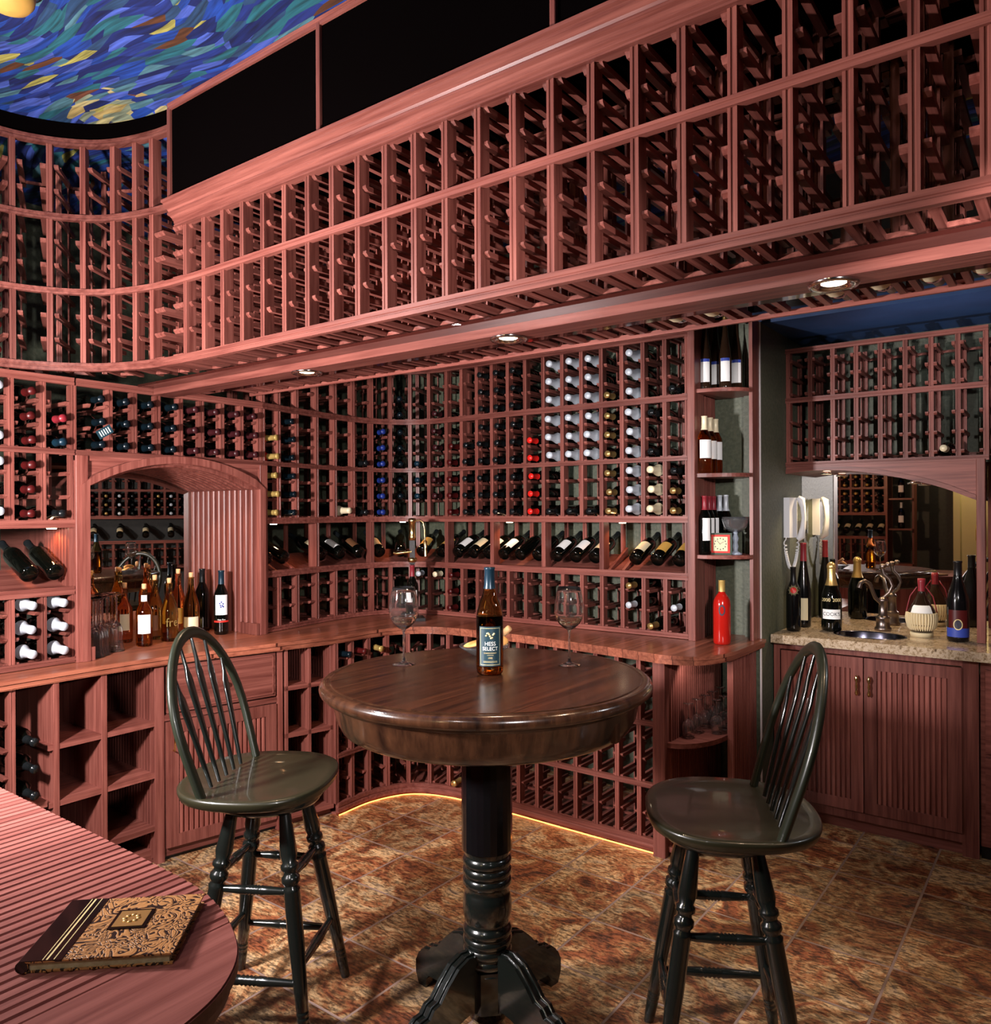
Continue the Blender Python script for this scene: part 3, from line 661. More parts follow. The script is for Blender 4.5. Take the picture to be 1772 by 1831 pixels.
mb.build('fluted_lining', 'wood_z', nc, fix=True)
for y in (y0n, y1n):
    s_ = 1 if y == y0n else -1
    a, b = sorted((y - s_ * .004, y + s_ * .024)); MB().box(-3.57, a, .926, -3.425, b, .985).build('plinth', 'wood_z', nc)
MB().add([(-3.452, y, z) for y, z in ar] + [(-3.452, y, 1.812) for y, z in ar], [(i, i + 1, 22 + i, 21 + i) for i in range(20)]).build('spandrel', 'wood_y', nc)
MB().box(-3.468, 1.60, 1.79, -3.44, 2.56, 1.811).build('top_rail', 'wood_y', nc)
MB().cbox(-3.46, 1.600, .926, -3.43, 1.650, 1.811).build('column', 'wood_z', nc)
MB().cbox(-3.46, 2.535, .926, -3.43, 2.580, 1.811).build('column', 'wood_z', nc)
MB().prism([(-4.052, 2.535), (-4.058, 2.537), (-4.285, 1.66), (-4.279, 1.658)], .926, 1.812).build('mirror_back', 'mirror', nc)
MB().box(-4.30, 1.64, .926, -4.05, 1.652, 1.80).box(-4.30, 1.64, 1.80, -4.05, 2.54, 1.812).build('niche_extension', 'wood_x', nc)
downlight((-3.60, 2.30, 1.782), 'warm chrome downlight in niche vault, nearer the room', .03, 10, 110, 'niche downlights', None, WARM)
downlight((-3.78, 2.20, 1.788), 'warm chrome downlight in niche vault, nearer the mirror', .03, 10, 110, 'niche downlights', None, WARM)
light('SPOT', 'shelf_light', (-3.56, 1.56, 1.49), (-3.6, 1.6, 1.2), 1.2, (1, .35, .1), .01, 120, .5)
def puck(loc, label, e=1.6):
    d = thing('puck_light', label, 'light', loc, group='small warm lights under the shelf')
    MB().lathe([(0, -.004), (.018, -.004), (.02, 0)], 16).build('lens', 'bulb', d)
    light('SPOT', 'puck_beam', (loc[0], loc[1], loc[2] - .008), (loc[0], loc[1], 0), e, (1, .42, .16), .01, 140, .4)
for q, ph in ((.2, 'beside the niche'), (1.05, 'in the curved corner'), (1.75, 'left part of the back wall'), (2.5, 'right part of the back wall')):
    p = CP.mtx(q, 1.5, .12).translation; puck(tuple(p), 'small warm light under corner rack rail, ' + ph)
puck((-3.52, 1.54, 1.5), 'small warm light under left rack rail beside niche')

# ================================================================== COUNTER (continuous worktop)
front = cat_path([(-3.28, .5), (-3.28, 1.0), (-3.27, 1.85), (-3.14, 2.43), (-3.07, 2.75), (-3.065, 2.98), (-3.0, 3.17), (-2.85, 3.28), (-2.6, 3.305), (-2.2, 3.30), (-1.60, 3.225), (-1.48, 3.21), (-1.34, 3.26), (-1.265, 3.42), (-1.252, 3.60), (-1.252, 3.90)], 8)
fpt = [(p.x, p.y) for p in front]
wt = thing('worktop', 'continuous redwood worktop wrapping from left wall to rounded end shelf', 'countertop')
poly = fpt + [(-1.29, 3.90), (-1.29, 3.96), (-4.34, 3.96), (-4.34, .5)]
mb = MB(); mb.prism(poly, .908, .925)
ins = []
for i, p in enumerate(front):
    a = front[max(i - 1, 0)]; b = front[min(i + 1, len(front) - 1)]; t = (b - a).normalized(); n = Vector((t.y, -t.x, 0)); ins.append(((p - n * .006).x, (p - n * .006).y))
mb.prism(ins + [(-1.30, 3.90), (-1.30, 3.96), (-4.06, 3.96), (-4.06, .5)], .889, .905)
mb.prism([(x - .004, y) for x, y in ins] + [(-1.31, 3.90), (-1.31, 3.95), (-4.05, 3.95), (-4.05, .5)], .884, .91)
mb.build('slab', 'worktop', wt, fix=True)

# ================================================================== BASE CABINETS, LEFT
def fluted(mb, p0, p1, z0, z1, pitch=.024, wdt=.014, dep=.008):
    """vertical ribs from p0 to p1 (xy), proud on the right-hand side of travel"""
    p0, p1 = Vector((*p0, 0)), Vector((*p1, 0)); L_ = (p1 - p0).length; t = (p1 - p0) / L_; n = Vector((t.y, -t.x, 0))
    k = int(L_ / pitch); off = (L_ - (k - 1) * pitch - wdt) / 2
    for i in range(k):
        a = p0 + t * (off + i * pitch); b = a + t * wdt
        mb.prism([(a.x, a.y), (b.x, b.y), ((b + n * dep).x, (b + n * dep).y), ((a + n * dep).x, (a + n * dep).y)], z0, z1)
bx = -3.30
cc = thing('cubby_cabinet', 'open redwood cubby shelves under the left counter beside fluted door cabinet', 'cabinet')
for y in (1.447, 1.64): MB().cbox(0, 0, 0, .024, .6, .884).build('divider', 'wood_z', cc)
for o, y in zip([c for c in kids(cc)], (1.447, 1.64)): o.matrix_local = Matrix.Translation((bx, y, 0)) @ Matrix.Rotation(R(90), 4, 'Z')
for z in (.17, .405, .635): MB().box(bx - .6, 1.43, z - .022, bx - .003, 1.88, z).build('shelf', 'wood_y', cc)
mb = MB(); mb.box(-4.04, 1.42, .02, -4.0, 1.9, .88); mb.build('back_panel', 'wood_z', cc)
mb = MB(); fluted(mb, (bx - .02, 1.872), (bx - .6, 1.872), .02, .88); mb.build('fluted_side', 'wood_z', cc)
MB().box(bx - .5, 1.42, .0, bx - .03, 1.88, .06).build('plinth', 'wood_y', cc)
# left bottle bin
lc = thing('wine_rack', 'lower left bottle bin under the counter at picture edge', 'wine rack')
MB().box(bx - .5, .6, .395, bx, 1.423, .42).build('shelf', 'wood_y', lc)
LPB = Path([(bx, .6), (bx, 1.44)], False)
rack_cols(lc, LPB, [.1, .22, .34, .46, .58, .70], .02, .884, [.44, .545, .65, .755], .28)
for k, z in enumerate((.65, .545, .44)):
    lay_bottle(LPB, .762, z, 'foil_dark', 'wine', 'dark bottle in lower left bin under counter, %s of three' % ['topmost', 'middle', 'lowest'][k], 'bottles in the lower left bin')
MB().box(bx - .28, 1.325, .423, bx - .01, 1.340, .44).build('bottle_rest', 'wood_y', lc)
# door cabinet (face turns slightly outward)
A, B_ = Vector((-3.295, 1.885, 0)), Vector((-3.165, 2.465, 0)); LD_ = (B_ - A).length
ta = (B_ - A).normalized(); na = Vector((ta.y, -ta.x, 0))
dcM = Matrix(((ta.x, -na.x, 0, A.x), (ta.y, -na.y, 0, A.y), (0, 0, 1, 0), (0, 0, 0, 1)))
dc = thing('base_cabinet', 'redwood base cabinet with one drawer over a fluted door, behind left stool', 'cabinet'); dc.matrix_local = dcM
MB().cbox(-.012, 0, 0, .03, .6, .884).build('carcass_side', 'wood_z', dc)
MB().cbox(LD_ - .03, 0, 0, LD_ + .002, .6, .884).build('carcass_side', 'wood_z', dc)
MB().box(.0, .012, .02, LD_, .4, .66).box(.03, .03, .02, LD_ - .03, .4, .884).build('carcass', 'wood_x', dc)
MB().box(.03, 0, .630, LD_ - .03, .02, .655).build('mid_rail', 'wood_x', dc)
MB().box(.03, .03, .0, LD_ - .03, .4, .05).build('plinth', 'black', dc)
dr = MB().box(.04, -.006, .665, LD_ - .04, .02, .875).build('drawer', 'wood_x', dc)
mb = MB()
for a in ((.05, .675, LD_ - .05, .681), (.05, .859, LD_ - .05, .865)): mb.box(a[0], -.010, a[1], a[2], -.006, a[3])
for a in (.05, LD_ - .056): mb.box(a, -.010, .675, a + .006, -.006, .865)
mb.build('drawer_moulding', 'wood_x', dr)
def knob(parent, x, z): return MB().lathe([(0, 0), (.006, 0), (.005, .012), (.011, .018), (.011, .024), (0, .027)], 14, Matrix.Translation((x, -.006, z)) @ Matrix.Rotation(R(90), 4, 'X')).build('knob', 'brass', parent)
knob(dr, LD_ / 2, .765)
def door(parent, x0, x1, z0, z1, hx, hz, y=-.006, hm='brass', hh=.1, fr_=.055):
    d = MB().box(x0, y, z0, x0 + fr_, y + .02, z1).box(x1 - fr_, y, z0, x1, y + .02, z1).box(x0 + fr_, y, z0, x1 - fr_, y + .02, z0 + fr_).box(x0 + fr_, y, z1 - fr_, x1 - fr_, y + .02, z1).build('door', 'wood_z', parent)
    mb = MB().box(x0 + fr_, y + .012, z0 + fr_, x1 - fr_, y + .018, z1 - fr_)
    n = int((x1 - x0 - 2 * fr_) / .022); pt = (x1 - x0 - 2 * fr_) / n
    for i in range(n): mb.cbox(x0 + fr_ + i * pt + .004, y + .002, z0 + fr_, x0 + fr_ + (i + 1) * pt - .004, y + .014, z1 - fr_)
    mb.build('fluted_panel', 'wood_z', d)
    if hx is not None:
        if hm == 'brass_drop':
            mb = MB().lathe([(0, 0), (.004, .0), (.009, .012), (.004, .03), (.007, .045), (.004, .06), (.010, .08), (.004, .095), (0, .1)], 12, Matrix.Translation((hx, y - .018, hz - .05)))
            mb.box(hx - .003, y - .018, hz - .04, hx + .003, y, hz - .034).box(hx - .003, y - .018, hz + .034, hx + .003, y, hz + .04); mb.build('handle', 'brass', d)
        else:
            MB().tube([(hx, y, hz - hh / 2), (hx, y - .025, hz - hh / 2), (hx, y - .025, hz + hh / 2), (hx, y, hz + hh / 2)], .004, 8).build('handle', hm, d)
    return d
door(dc, .035, LD_ - .035, .06, .625, .065, .545)
# small cubbies right of the door cabinet
A2, B2 = Vector((-3.16, 2.475, 0)), Vector((-3.095, 2.73, 0)); L2 = (B2 - A2).length
t2 = (B2 - A2).normalized(); n2_ = Vector((t2.y, -t2.x, 0))
sc_ = thing('cubby_cabinet', 'small redwood cubbies with fluted dividers, left of curved lower rack', 'cabinet')
sc_.matrix_local = Matrix(((t2.x, -n2_.x, 0, A2.x), (t2.y, -n2_.y, 0, A2.y), (0, 0, 1, 0), (0, 0, 0, 1)))
for x in (.0, L2 / 2 - .008, L2 - .018):
    d_ = MB().cbox(x, 0, .06, x + .018, .45, .884).build('divider', 'wood_z', sc_)
    mb = MB()
    for k in range(14): mb.box(x - .005, .03 + k * .03, .06, x, .045 + k * .03, .884)
    mb.build('fluted_face', 'wood_z', d_)
for z in (.06, .24, .465, .70): MB().box(0, 0, z - .022, L2, .45, z).build('shelf', 'wood_x', sc_)
MB().box(0, .45, .02, L2, .46, .884).build('back_panel', 'wood_z', sc_)
MB().box(0, .04, 0, L2, .4, .05).build('plinth', 'wood_x', sc_)

# ================================================================== BASE CORNER RACK
BP = Path([(-3.07, 2.74), (-3.07, 2.98), (-2.98, 3.18), (-2.78, 3.27), (-2.5, 3.285), (-2.0, 3.285), (-1.53, 3.285)])
br_ = thing('wine_rack', 'curved lower wine rack beneath the worktop behind the round table', 'wine rack')
rail_on(br_, BP, 0, BP.L, .012, .062); rail_on(br_, BP, 0, BP.L, .292, .315); rail_on(br_, BP, 0, BP.L, .575, .598)
BS = [BP.L * k / 17 for k in range(18)]
rack_cols(br_, BP, BS, .06, .886, rows3(.065, 2, .1) + rows3(.315) + rows3(.598), .27)
MB().sweep(BP.frames(-.0, BP.L, .0), [(.020, 0), (.5, 0), (.5, .010), (.020, .010)]).build('toe_board', 'wood_x', br_, fix=True)
MB().cbox(-1.56, 3.262, 0, -1.50, 3.33, .886).build('end_post', 'wood_z', br_)
rl = MB().sweep(BP.frames(.0, BP.L, .001), [(-.006, 0), (-.002, 0), (-.002, .004), (-.006, .004)]).build('rope_light', 'rope_light', fix=True)
tag(rl, 'orange glowing rope light along the foot of curved lower rack', 'light')
light('AREA', 'rack_foot_glow', (-2.55, 3.05, .5), (-2.55, 3.2, 0), .5, (1, .4, .12), .3)
for col, row, foil, ph in ((0, 2, 'foil_teal', 'first'), (1, 2, 'foil_red', 'second'), (2, 2, 'foil_yellow', 'third')):
    lay_bottle(BP, (BS[col] + BS[col + 1]) / 2, rows3(.598)[row], foil, 'wine', '%s in curved lower rack, top row, %s column from cubbies' % (DESC[foil], ph), 'bottles in the lower rack')
lay_bottle(BP, (BS[6] + BS[7]) / 2, rows3(.315)[2], 'foil_red', 'wine', 'red-capped bottle in lower rack just left of table pedestal, upper one', 'bottles in the lower rack')
lay_bottle(BP, (BS[6] + BS[7]) / 2, rows3(.065, 2, .1)[0], 'foil_gold', 'wine', 'gold-capped bottle in lower rack just left of table pedestal, near floor', 'bottles in the lower rack')

# ================================================================== END SHELVES (base and upper)
be = thing('corner_shelf', 'rounded open end shelf under the worktop holding upturned glasses', 'shelf')
def quarter(x0, x1, yb, yf, z0, z1, bulge=.05):
    # plan: left edge at yf, curving to right edge at yb-ish
    pts = [(x0, yb)] + [(x0, yf)]
    for k in range(1, 13):
        t = k / 12; a = t * PI / 2; pts.append((x0 + (x1 - x0) * math.sin(a) ** 1.0 * 1.0, yf + (yf2 - yf) * (1 - math.cos(a))))
    return pts + [(x1, yb)]
def shelf_plan(x0, x1, yb, yf, yf2_, e=1.0):
    pts = [(x0, yb), (x0, yf)]
    for k in range(1, 15):
        a = PI / 2 * k / 14; pts.append((x0 + (x1 - x0) * math.sin(a), yf + (yf2_ - yf) * (1 - math.cos(a))))
    return pts + [(x1, yb)]
MB().box(-1.52, 3.34, .03, -1.50, 3.95, .886).build('side_panel', 'wood_z', be)
mb = MB(); fluted(mb, (-1.50, 3.94), (-1.50, 3.30), .03, .886); 
for c in range(len(mb.v)):  # ribs face +x
    x, y, z = mb.v[c]; mb.v[c] = (-1.50 + (-1.50 - x) if x < -1.5 else x, y, z)
mb.build('fluted_side', 'wood_z', be, fix=True)
MB().box(-1.325, 3.575, .0, -1.305, 3.90, .886).build('end_panel', 'wood_z', be)
mb = MB()
for k in range(12): mb.box(-1.305, 3.60 + k * .025, .03, -1.297, 3.614 + k * .025, .886)
mb.box(-1.325, 3.565, 0, -1.297, 3.59, .886); mb.build('fluted_end', 'wood_z', be)
for z, nm in ((.515, 'shelf'), (.045, 'plinth')):
    pl = shelf_plan(-1.50, -1.325, 3.93, 3.29, 3.59); MB().prism(pl, z - .022, z).build(nm, 'wood_x', be)
light('SPOT', 'end_shelf_fill', (-1.40, 3.38, .875), (-1.45, 3.6, .5), 2.2, (1, .9, .85), .01, 130, .5)  # unseen light added so the upturned glasses sparkle
ue = thing('corner_shelf', 'tall rounded open corner shelf at right end of the tall rack', 'shelf')
MB().box(-1.541, 3.752, .926, -1.531, 3.96, 2.9).build('side_panel', 'wood_z', ue)
mb = MB()
for k in range(8): mb.box(-1.531, 3.762 + k * .024, .926, -1.523, 3.775 + k * .024, 2.9)
mb.build('fluted_side', 'wood_z', ue)
MB().box(-1.297, 3.80, .926, -1.28, 3.905, 2.5).build('right_board', 'wood_z', ue)
for z in (2.156, 1.743, 1.345): 
    MB().prism(shelf_plan(-1.508, -1.282, 3.94, 3.655, 3.805), z - .018, z).build('shelf', 'wood_x', ue)
struct(MB().box(-1.282, 3.9, .0, -1.276, 3.912, 2.5).build('trim_3', 'trim_white'))
HOCK = [(0, 0), (.032, 0), (.036, .006), (.0365, .02), (.0365, .135), (.033, .17), (.024, .22), (.0165, .26), (.014, .30), (.0138, .335), (.015, .338), (.015, .344), (0, .345)]
SLOPE = [(0, 0), (.033, 0), (.0405, .006), (.0415, .02), (.0415, .155), (.038, .178), (.028, .212), (.019, .24), (.015, .262), (.0145, .305), (.0165, .307), (.0165, .313), (0, .314)]
def ray_at(px, y):        # x on the plane y for an image column
    t = (px - 886) / 1400.; dx = math.cos(YAW) * t - math.sin(YAW); dy = math.sin(YAW) * t + math.cos(YAW); return dx / dy * y
FACE = R(0)
def face_cam(x, y): return math.atan2(-y, -x) + PI / 2      # rotates label (-y side) toward the camera
i_ = 0
for px, y, ph in ((1262, 3.74, 'leftmost'), (1281, 3.84, 'second'), (1298, 3.78, 'third'), (1318, 3.86, 'rightmost')):
    x = ray_at(px, y)
    b = bottle('wine_bottle', 'tall dark bottle with white and blue label on top corner shelf, ' + ph, (x, y, 2.1563), scaled(HOCK, .85, 1.06), 'brown_glass', 'foil_gold', .345, [(.04, .155, .75, 'paper_white')], face_cam(x, y), 'hock bottles on the top corner shelf')
    MB().lathe([(.0322, .140), (.0322, .155)], 10, None, -PI / 2 - .7, -PI / 2 + .7).build('label_arc', 'print_blue', b)
for px, y, ph in ((1260, 3.70, 'nearest the rack'), (1270, 3.78, 'middle one'), (1280, 3.86, 'farthest back')):
    x = ray_at(px, y)
    bottle('wine_bottle', 'amber dessert wine bottle with blank white label on corner shelf, ' + ph, (x, y, 1.7433), scaled(WINE, .93, .93), 'amber_glass', 'foil_cream', .215, [(.075, .165, .9, 'paper_white')], face_cam(x, y) + .25, 'amber bottles on the corner shelf')
for px, y, ph in ((1260, 3.70, 'nearest the rack'), (1268, 3.77, 'middle one'), (1276, 3.84, 'farthest back')):
    x = ray_at(px, y)
    bottle('wine_bottle', 'red wine bottle, wine-red capsule and tall white label behind clock, ' + ph, (x, y, 1.3453), scaled(WINE, .85, .95), 'dark_glass', 'foil_wine', .22, [(.07, .18, .6, 'paper_white')], face_cam(x, y) + .3, 'white-labelled reds behind the clock')
for px, y, ph in ((1287, 3.90, 'left one'), (1298, 3.89, 'right one')):
    x = ray_at(px, y)
    bottle('wine_bottle', 'dark bottle with long white capsule behind glass compote, ' + ph, (x, y, 1.3453), scaled(WINE, .8, .97), 'dark_glass', 'foil_white', .215, [(.12, .17, .4, 'paper_white')], face_cam(x, y), 'white-capped bottles behind the compote')
x, y = ray_at(1288, 3.735), 3.735
ckk = thing('clock', 'small square green and red desk clock on third corner shelf', 'clock', (x, y, 1.3453), face_cam(x, y) - .12)
MB().box(-.053, 0, 0, .053, .03, .106).build('case', 'clock_green', ckk)
MB().box(-.045, -.002, .009, .045, 0, .098).build('red_border', 'print_red', ckk)
MB().box(-.034, -.004, .018, .034, -.002, .088).build('dial', 'paper_cream', ckk)
mb = MB()
for k in range(12):
    a = 2 * PI * k / 12; cx_, cz_ = .027 * math.sin(a), .053 + .027 * math.cos(a)
    mb.box(cx_ - .0022, -.0048, cz_ - .003, cx_ + .0022, -.004, cz_ + .003)
mb.build('hour_marks', 'print_dark', ckk)
MB().obox(Matrix.Translation((.006, -.0052, .058)) @ Matrix.Rotation(R(60), 4, 'Y'), .0016, .001, .022).obox(Matrix.Translation((-.008, -.0052, .060)) @ Matrix.Rotation(R(-40), 4, 'Y'), .0016, .001, .026).build('hands', 'print_dark', ckk)
x, y = ray_at(1315, 3.80), 3.80
cp_ = thing('glass_compote', 'wide cut crystal compote with frosted figure stem beside the clock', 'glass bowl', (x, y, 1.3453))
MB().lathe([(0, 0), (.030, 0), (.030, .006), (.014, .014), (.010, .02), (.014, .04), (.010, .06), (.015, .08), (.009, .10), (.012, .108), (0, .108)], 20).build('stem', 'frosted', cp_)
MB().lathe([(.008, .108), (.035, .115), (.055, .135), (.064, .165), (.066, .185), (.063, .185), (.060, .165), (.052, .139), (.033, .120), (0, .114)], 32).build('bowl', 'crystal', cp_)
x, y = ray_at(1290, 3.64), 3.64
rb = bottle('wine_bottle', 'bright red lacquered bottle with large black oval mark on worktop end', (x, y, .9253), [(0, 0), (.036, 0), (.040, .006), (.041, .02), (.041, .185), (.038, .21), (.026, .232), (.016, .245), (.0145, .258), (.0145, .30), (.0155, .303), (0, .304)], 'red_lacquer', 'foil_yellow', .25, [], face_cam(x, y))
mb = MB(); vs = []
for k in range(24):
    a = 2 * PI * k / 24
    for rr_2, zz in ((.015, .026), (.0095, .018)):
        th = -PI / 2 + rr_2 * math.cos(a) / .0415; vs.append((.0418 * math.cos(th), .0418 * math.sin(th), .165 + zz * math.sin(a)))
mb.add(vs, [(2 * k, 2 * k + 1, (2 * k + 3) % 48, (2 * k + 2) % 48) for k in range(24)]); mb.build('oval_mark', 'print_dark', rb)

# ================================================================== WINE GLASSES
def glass_profile(h=.25, rb_=.048, rf=.037):
    s = h / .25
    pr = [(0, 0), (rf, 0), (rf, .0015), (.02, .004), (.006, .010), (.0035, .03), (.0035, .10), (.006, .112), (.020, .120), (.034, .133), (.044, .15), (rb_, .17), (.046, .20), (.040, .235), (.036, .25)]
    inn = [(.035, .25), (.039, .235), (.045, .20), (rb_ - .001, .17), (.043, .151), (.033, .135), (.019, .123), (0, .116)]
    return [(r_ * s, z * s) for r_, z in pr + inn]
def flare_profile(h=.27):
    pr = [(0, 0), (.034, 0), (.034, .0015), (.018, .004), (.007, .010)]
    pr += [(.0065 if k % 2 else .0040, .014 + .0085 * k) for k in range(13)]
    pr += [(.008, .128), (.020, .145), (.027, .165), (.029, .19), (.0285, .215), (.031, .24), (.036, .262), (.039, .27)]
    inn = [(.038, .27), (.035, .262), (.030, .24), (.0275, .215), (.028, .19), (.026, .166), (.019, .147), (0, .135)]
    return [(r_ * h / .27, z * h / .27) for r_, z in pr + inn]
def wineglass(loc, label, h=.25, wine=False, group=None, flip=False, flare=False):
    g = thing('wine_glass', label, 'wine glass', loc, group=group)
    pr = flare_profile(h) if flare else glass_profile(h)
    if flip: pr = [(r_, h - z) for r_, z in pr]
    MB().lathe(pr, 32).build('glass_body', 'glass', g, fix=True)
    if wine:
        s = h / .25; MB().lathe([(0, .1165 * s), (.0185 * s, .1235 * s), (.0325 * s, .1355 * s), (.0425 * s, .1515 * s), (0, .152 * s)], 24).build('wine', 'pale_wine', g, fix=True)
    return g

# ================================================================== NICHE CONTENT
UPM = Matrix
def nb(px, x_, h, prof, body, foil, label, labels=(), cork=False, capz=.24, y=None, w_=1, rzo=0):
    t = (px - 886) / 1400.; dx = math.cos(YAW) * t - math.sin(YAW); dy = math.sin(YAW) * t + math.cos(YAW); y = dy / dx * x_
    top = prof[-1][1]; s = h / top
    return bottle('wine_bottle', label, (x_, y, .9253), scaled(prof, w_, s), body, foil, capz * s, [(a * s, b * s, c, m) for a, b, c, m in labels], face_cam(x_, y) + rzo, 'bottles standing in the niche', cork=cork)
nb(222, -3.79, .27, WINE, 'rose_glass', None, 'corked amber bottle standing behind upturned glasses in the niche', [(.07, .16, .6, 'paper_cream')], True)
b = nb(257, -3.60, .275, WINE, 'amber_glass', None, 'corked amber bottle with white label, front of niche row', [(.07, .17, .8, 'paper_white')], True)
label_shell(b, .0155, .215, .245, -PI / 2 - 1, -PI / 2 + 1, 'paper_white', 'neck_label')
nb(276, -3.76, .30, SLOPE, 'gold_glass', None, 'tall olive corked bottle behind white-labelled one in niche', [(.05, .13, .4, 'paper_brown')], True)
b = nb(302, -3.64, .29, SLOPE, 'gold_glass', None, 'corked olive bottle with slanting white script in niche', [], True)
text_on(b, 'fre', .06, 'print_white', .095, .0395, xs=.9, ang=-PI / 2 + .35)
nb(318, -3.80, .32, SLOPE, 'rose_glass', None, 'tall pink-tinted corked bottle at back of niche row', [(.06, .14, .5, 'paper_gold')], True)
nb(341, -3.70, .305, SLOPE, 'gold_glass', None, 'corked clear bottle with cream label in niche, right of script bottle', [(.05, .105, .95, 'paper_cream')], True)
nb(361, -3.82, .335, WINE, 'dark_glass', 'foil_dark', 'black glass bottle without label at back right of niche', [])
b = nb(395, -3.62, .335, WINE, 'dark_glass', 'foil_navy', 'dark bottle with white grape label and blue cap, right of niche', [(.095, .19, .85, 'paper_white'), (.06, .068, 1.2, 'print_red')])
mb = MB()
for k, (u, v) in enumerate([(-.008, .165), (0, .172), (.008, .163), (-.004, .155), (.005, .153), (.009, .147), (-.002, .146)]):
    th = -PI / 2 + u / .0385; mb.sphere((.039 * math.cos(th), .039 * math.sin(th), v), .0042, 8)
mb.build('grape_print', 'print_blue', b)
text_on(b, 'Vino Fine', .011, 'print_white', .08, .0382)
ng = 0
for (x_, px) in ((-3.50, 160), (-3.55, 176), (-3.60, 191), (-3.53, 181), (-3.50, 172), (-3.66, 166), (-3.58, 207), (-3.66, 182), (-3.67, 200)):
    t = (px - 886) / 1400.; dx = math.cos(YAW) * t - math.sin(YAW); dy = math.sin(YAW) * t + math.cos(YAW); y = dy / dx * x_
    y = max(y, y0n + .055)
    pos = [Vector((x_, y))]
    wineglass((x_, y + 0, .9253), 'upturned flared wine glass at left in niche, ' + ['front one nearest the column', 'second from column', 'third, behind front one', 'centre of the cluster', 'front right one', 'back left one', 'rightmost one', 'rear middle one', 'rear right one'][ng], .262, group='upturned glasses in the niche', flip=True, flare=True) if ng not in () else None
    ng += 1
# upturned glasses in the base end shelf
for k, (x, y) in enumerate(((-1.455, 3.42), (-1.455, 3.52), (-1.455, 3.62), (-1.455, 3.72), (-1.455, 3.82), (-1.375, 3.56), (-1.375, 3.65), (-1.375, 3.74), (-1.375, 3.83))):
    wineglass((x, y, .5153), 'upturned stemmed glass under worktop end, %s from front in %s row' % (ORD[k % 5 if k < 5 else k - 5], 'left' if k < 5 else 'right'), .16, group='upturned glasses under the worktop end', flip=True)

# ================================================================== BOTTLE OPENER STAND
ox, oy = -3.16, 3.40
op = thing('bottle_opener', 'brass lever bottle opener on black stand in counter corner', 'bottle opener', (ox, oy, .9253), R(-37 + 90 - 53))
op.rotation_euler = (0, 0, face_cam(ox, oy))
MB().prism([(-.075, -.06), (.075, -.06), (.06, .08), (-.06, .08)], 0, .018).build('base', 'black', op)
MB().box(-.012, .045, .018, .012, .062, .50).build('column', 'chrome', op)
MB().lathe([(0, .47), (.02, .47), (.022, .49), (.019, .50), (.019, .57), (.023, .575), (.024, .59), (.02, .60), (0, .602)], 20).build('barrel', 'brass', op)
MB().box(-.016, -.014, .33, .016, .05, .47).build('slide', 'chrome', op)
MB().tube([(.015, 0, .585), (.045, 0, .59), (.065, 0, .575), (.072, 0, .54), (.075, 0, .47)], .0055, 10).build('lever_arm', 'brass', op)
MB().tube([(.076, 0, .47), (.077, 0, .46), (.078, 0, .42), (.079, 0, .375)], [.007, .012, .009, .013], 12).build('lever_grip', 'brass', op)
MB().tube([(-.005, -.01, .405), (-.04, -.012, .40), (-.09, -.016, .395), (-.11, -.018, .40)], [.007, .008, .013, .009], 12).build('clamp_handle', 'brass', op)
MB().lathe([(.016, .34), (.027, .345), (.027, .365), (.016, .37)], 16).build('collar', 'brass', op)
bottle('wine_bottle', 'dark wine bottle with white label clamped in the opener stand', (ox + .0, oy + .0, .9435), scaled(WINE, .95, 1.0), 'dark_glass', 'foil_wine', .24, [(.09, .16, .8, 'paper_white')], face_cam(ox, oy))

# ================================================================== ALCOVE
AP = Path([(-1.28, 4.327), (1.3, 4.327)], False)
ak = thing('wine_rack', 'nearly empty two-tier wine rack over the sink alcove arch', 'wine rack')
AS = [.013 + .1135 * k for k in range(9)]
q1 = AS[8] + .012
rail_on(ak, AP, 0, q1, 1.795, 1.82); rail_on(ak, AP, 0, q1, 2.138, 2.165); rail_on(ak, AP, 0, q1, 2.405, 2.43)
rack_cols(ak, AP, AS, 1.82, 2.41, [1.85, 1.945, 2.04] + [2.19, 2.28, 2.37], .25, cy=-.002)
lay_bottle(AP, (AS[6] + AS[7]) / 2, 1.835, 'foil_cream', 'wine', 'single cream-capped bottle lying in the rack over sink alcove', None)
va = thing('arch_valance', 'redwood arched valance board spanning over the sink alcove', 'valance')
cur = [(-1.28, 1.770), (-1.15, 1.783), (-1.0, 1.780), (-.85, 1.760), (-.7, 1.727), (-.55, 1.683), (-.40, 1.618)]
cpts = cat_path(cur, 6)
n = len(cpts); vs = []
for yy in (4.337, 4.36): vs += [(p.x, yy, p.y) for p in cpts] + [(p.x, yy, 1.795) for p in cpts]
fs = [(i, i + 1, n + i + 1, n + i) for i in range(n - 1)] + [(2 * n + i, 3 * n + i, 3 * n + i + 1, 2 * n + i + 1) for i in range(n - 1)] + [(i, 2 * n + i, 2 * n + i + 1, i + 1) for i in range(n - 1)]
MB().add(vs, fs).build('spandrel_board', 'wood_x', va, fix=True)
MB().sweep([(Vector((p.x, 4.327, p.y)), Vector((0, 1, 0)), Vector((0, 0, 1))) for p in cpts], [(0, -.012), (.30, -.012), (.30, .0), (.012, .0), (.012, .012), (0, .012)]).build('soffit', 'wood_x', va, fix=True)
downlight((-1.10, 4.46, 1.762), 'warm downlight under alcove arch, left one over tall bottles', .03, 11, 120, 'alcove downlights', None, (1, .72, .42))
downlight((-.68, 4.46, 1.70), 'warm downlight under alcove arch, right one over sink', .03, 6, 120, 'alcove downlights', None, (1, .72, .42))
YM = 4.625
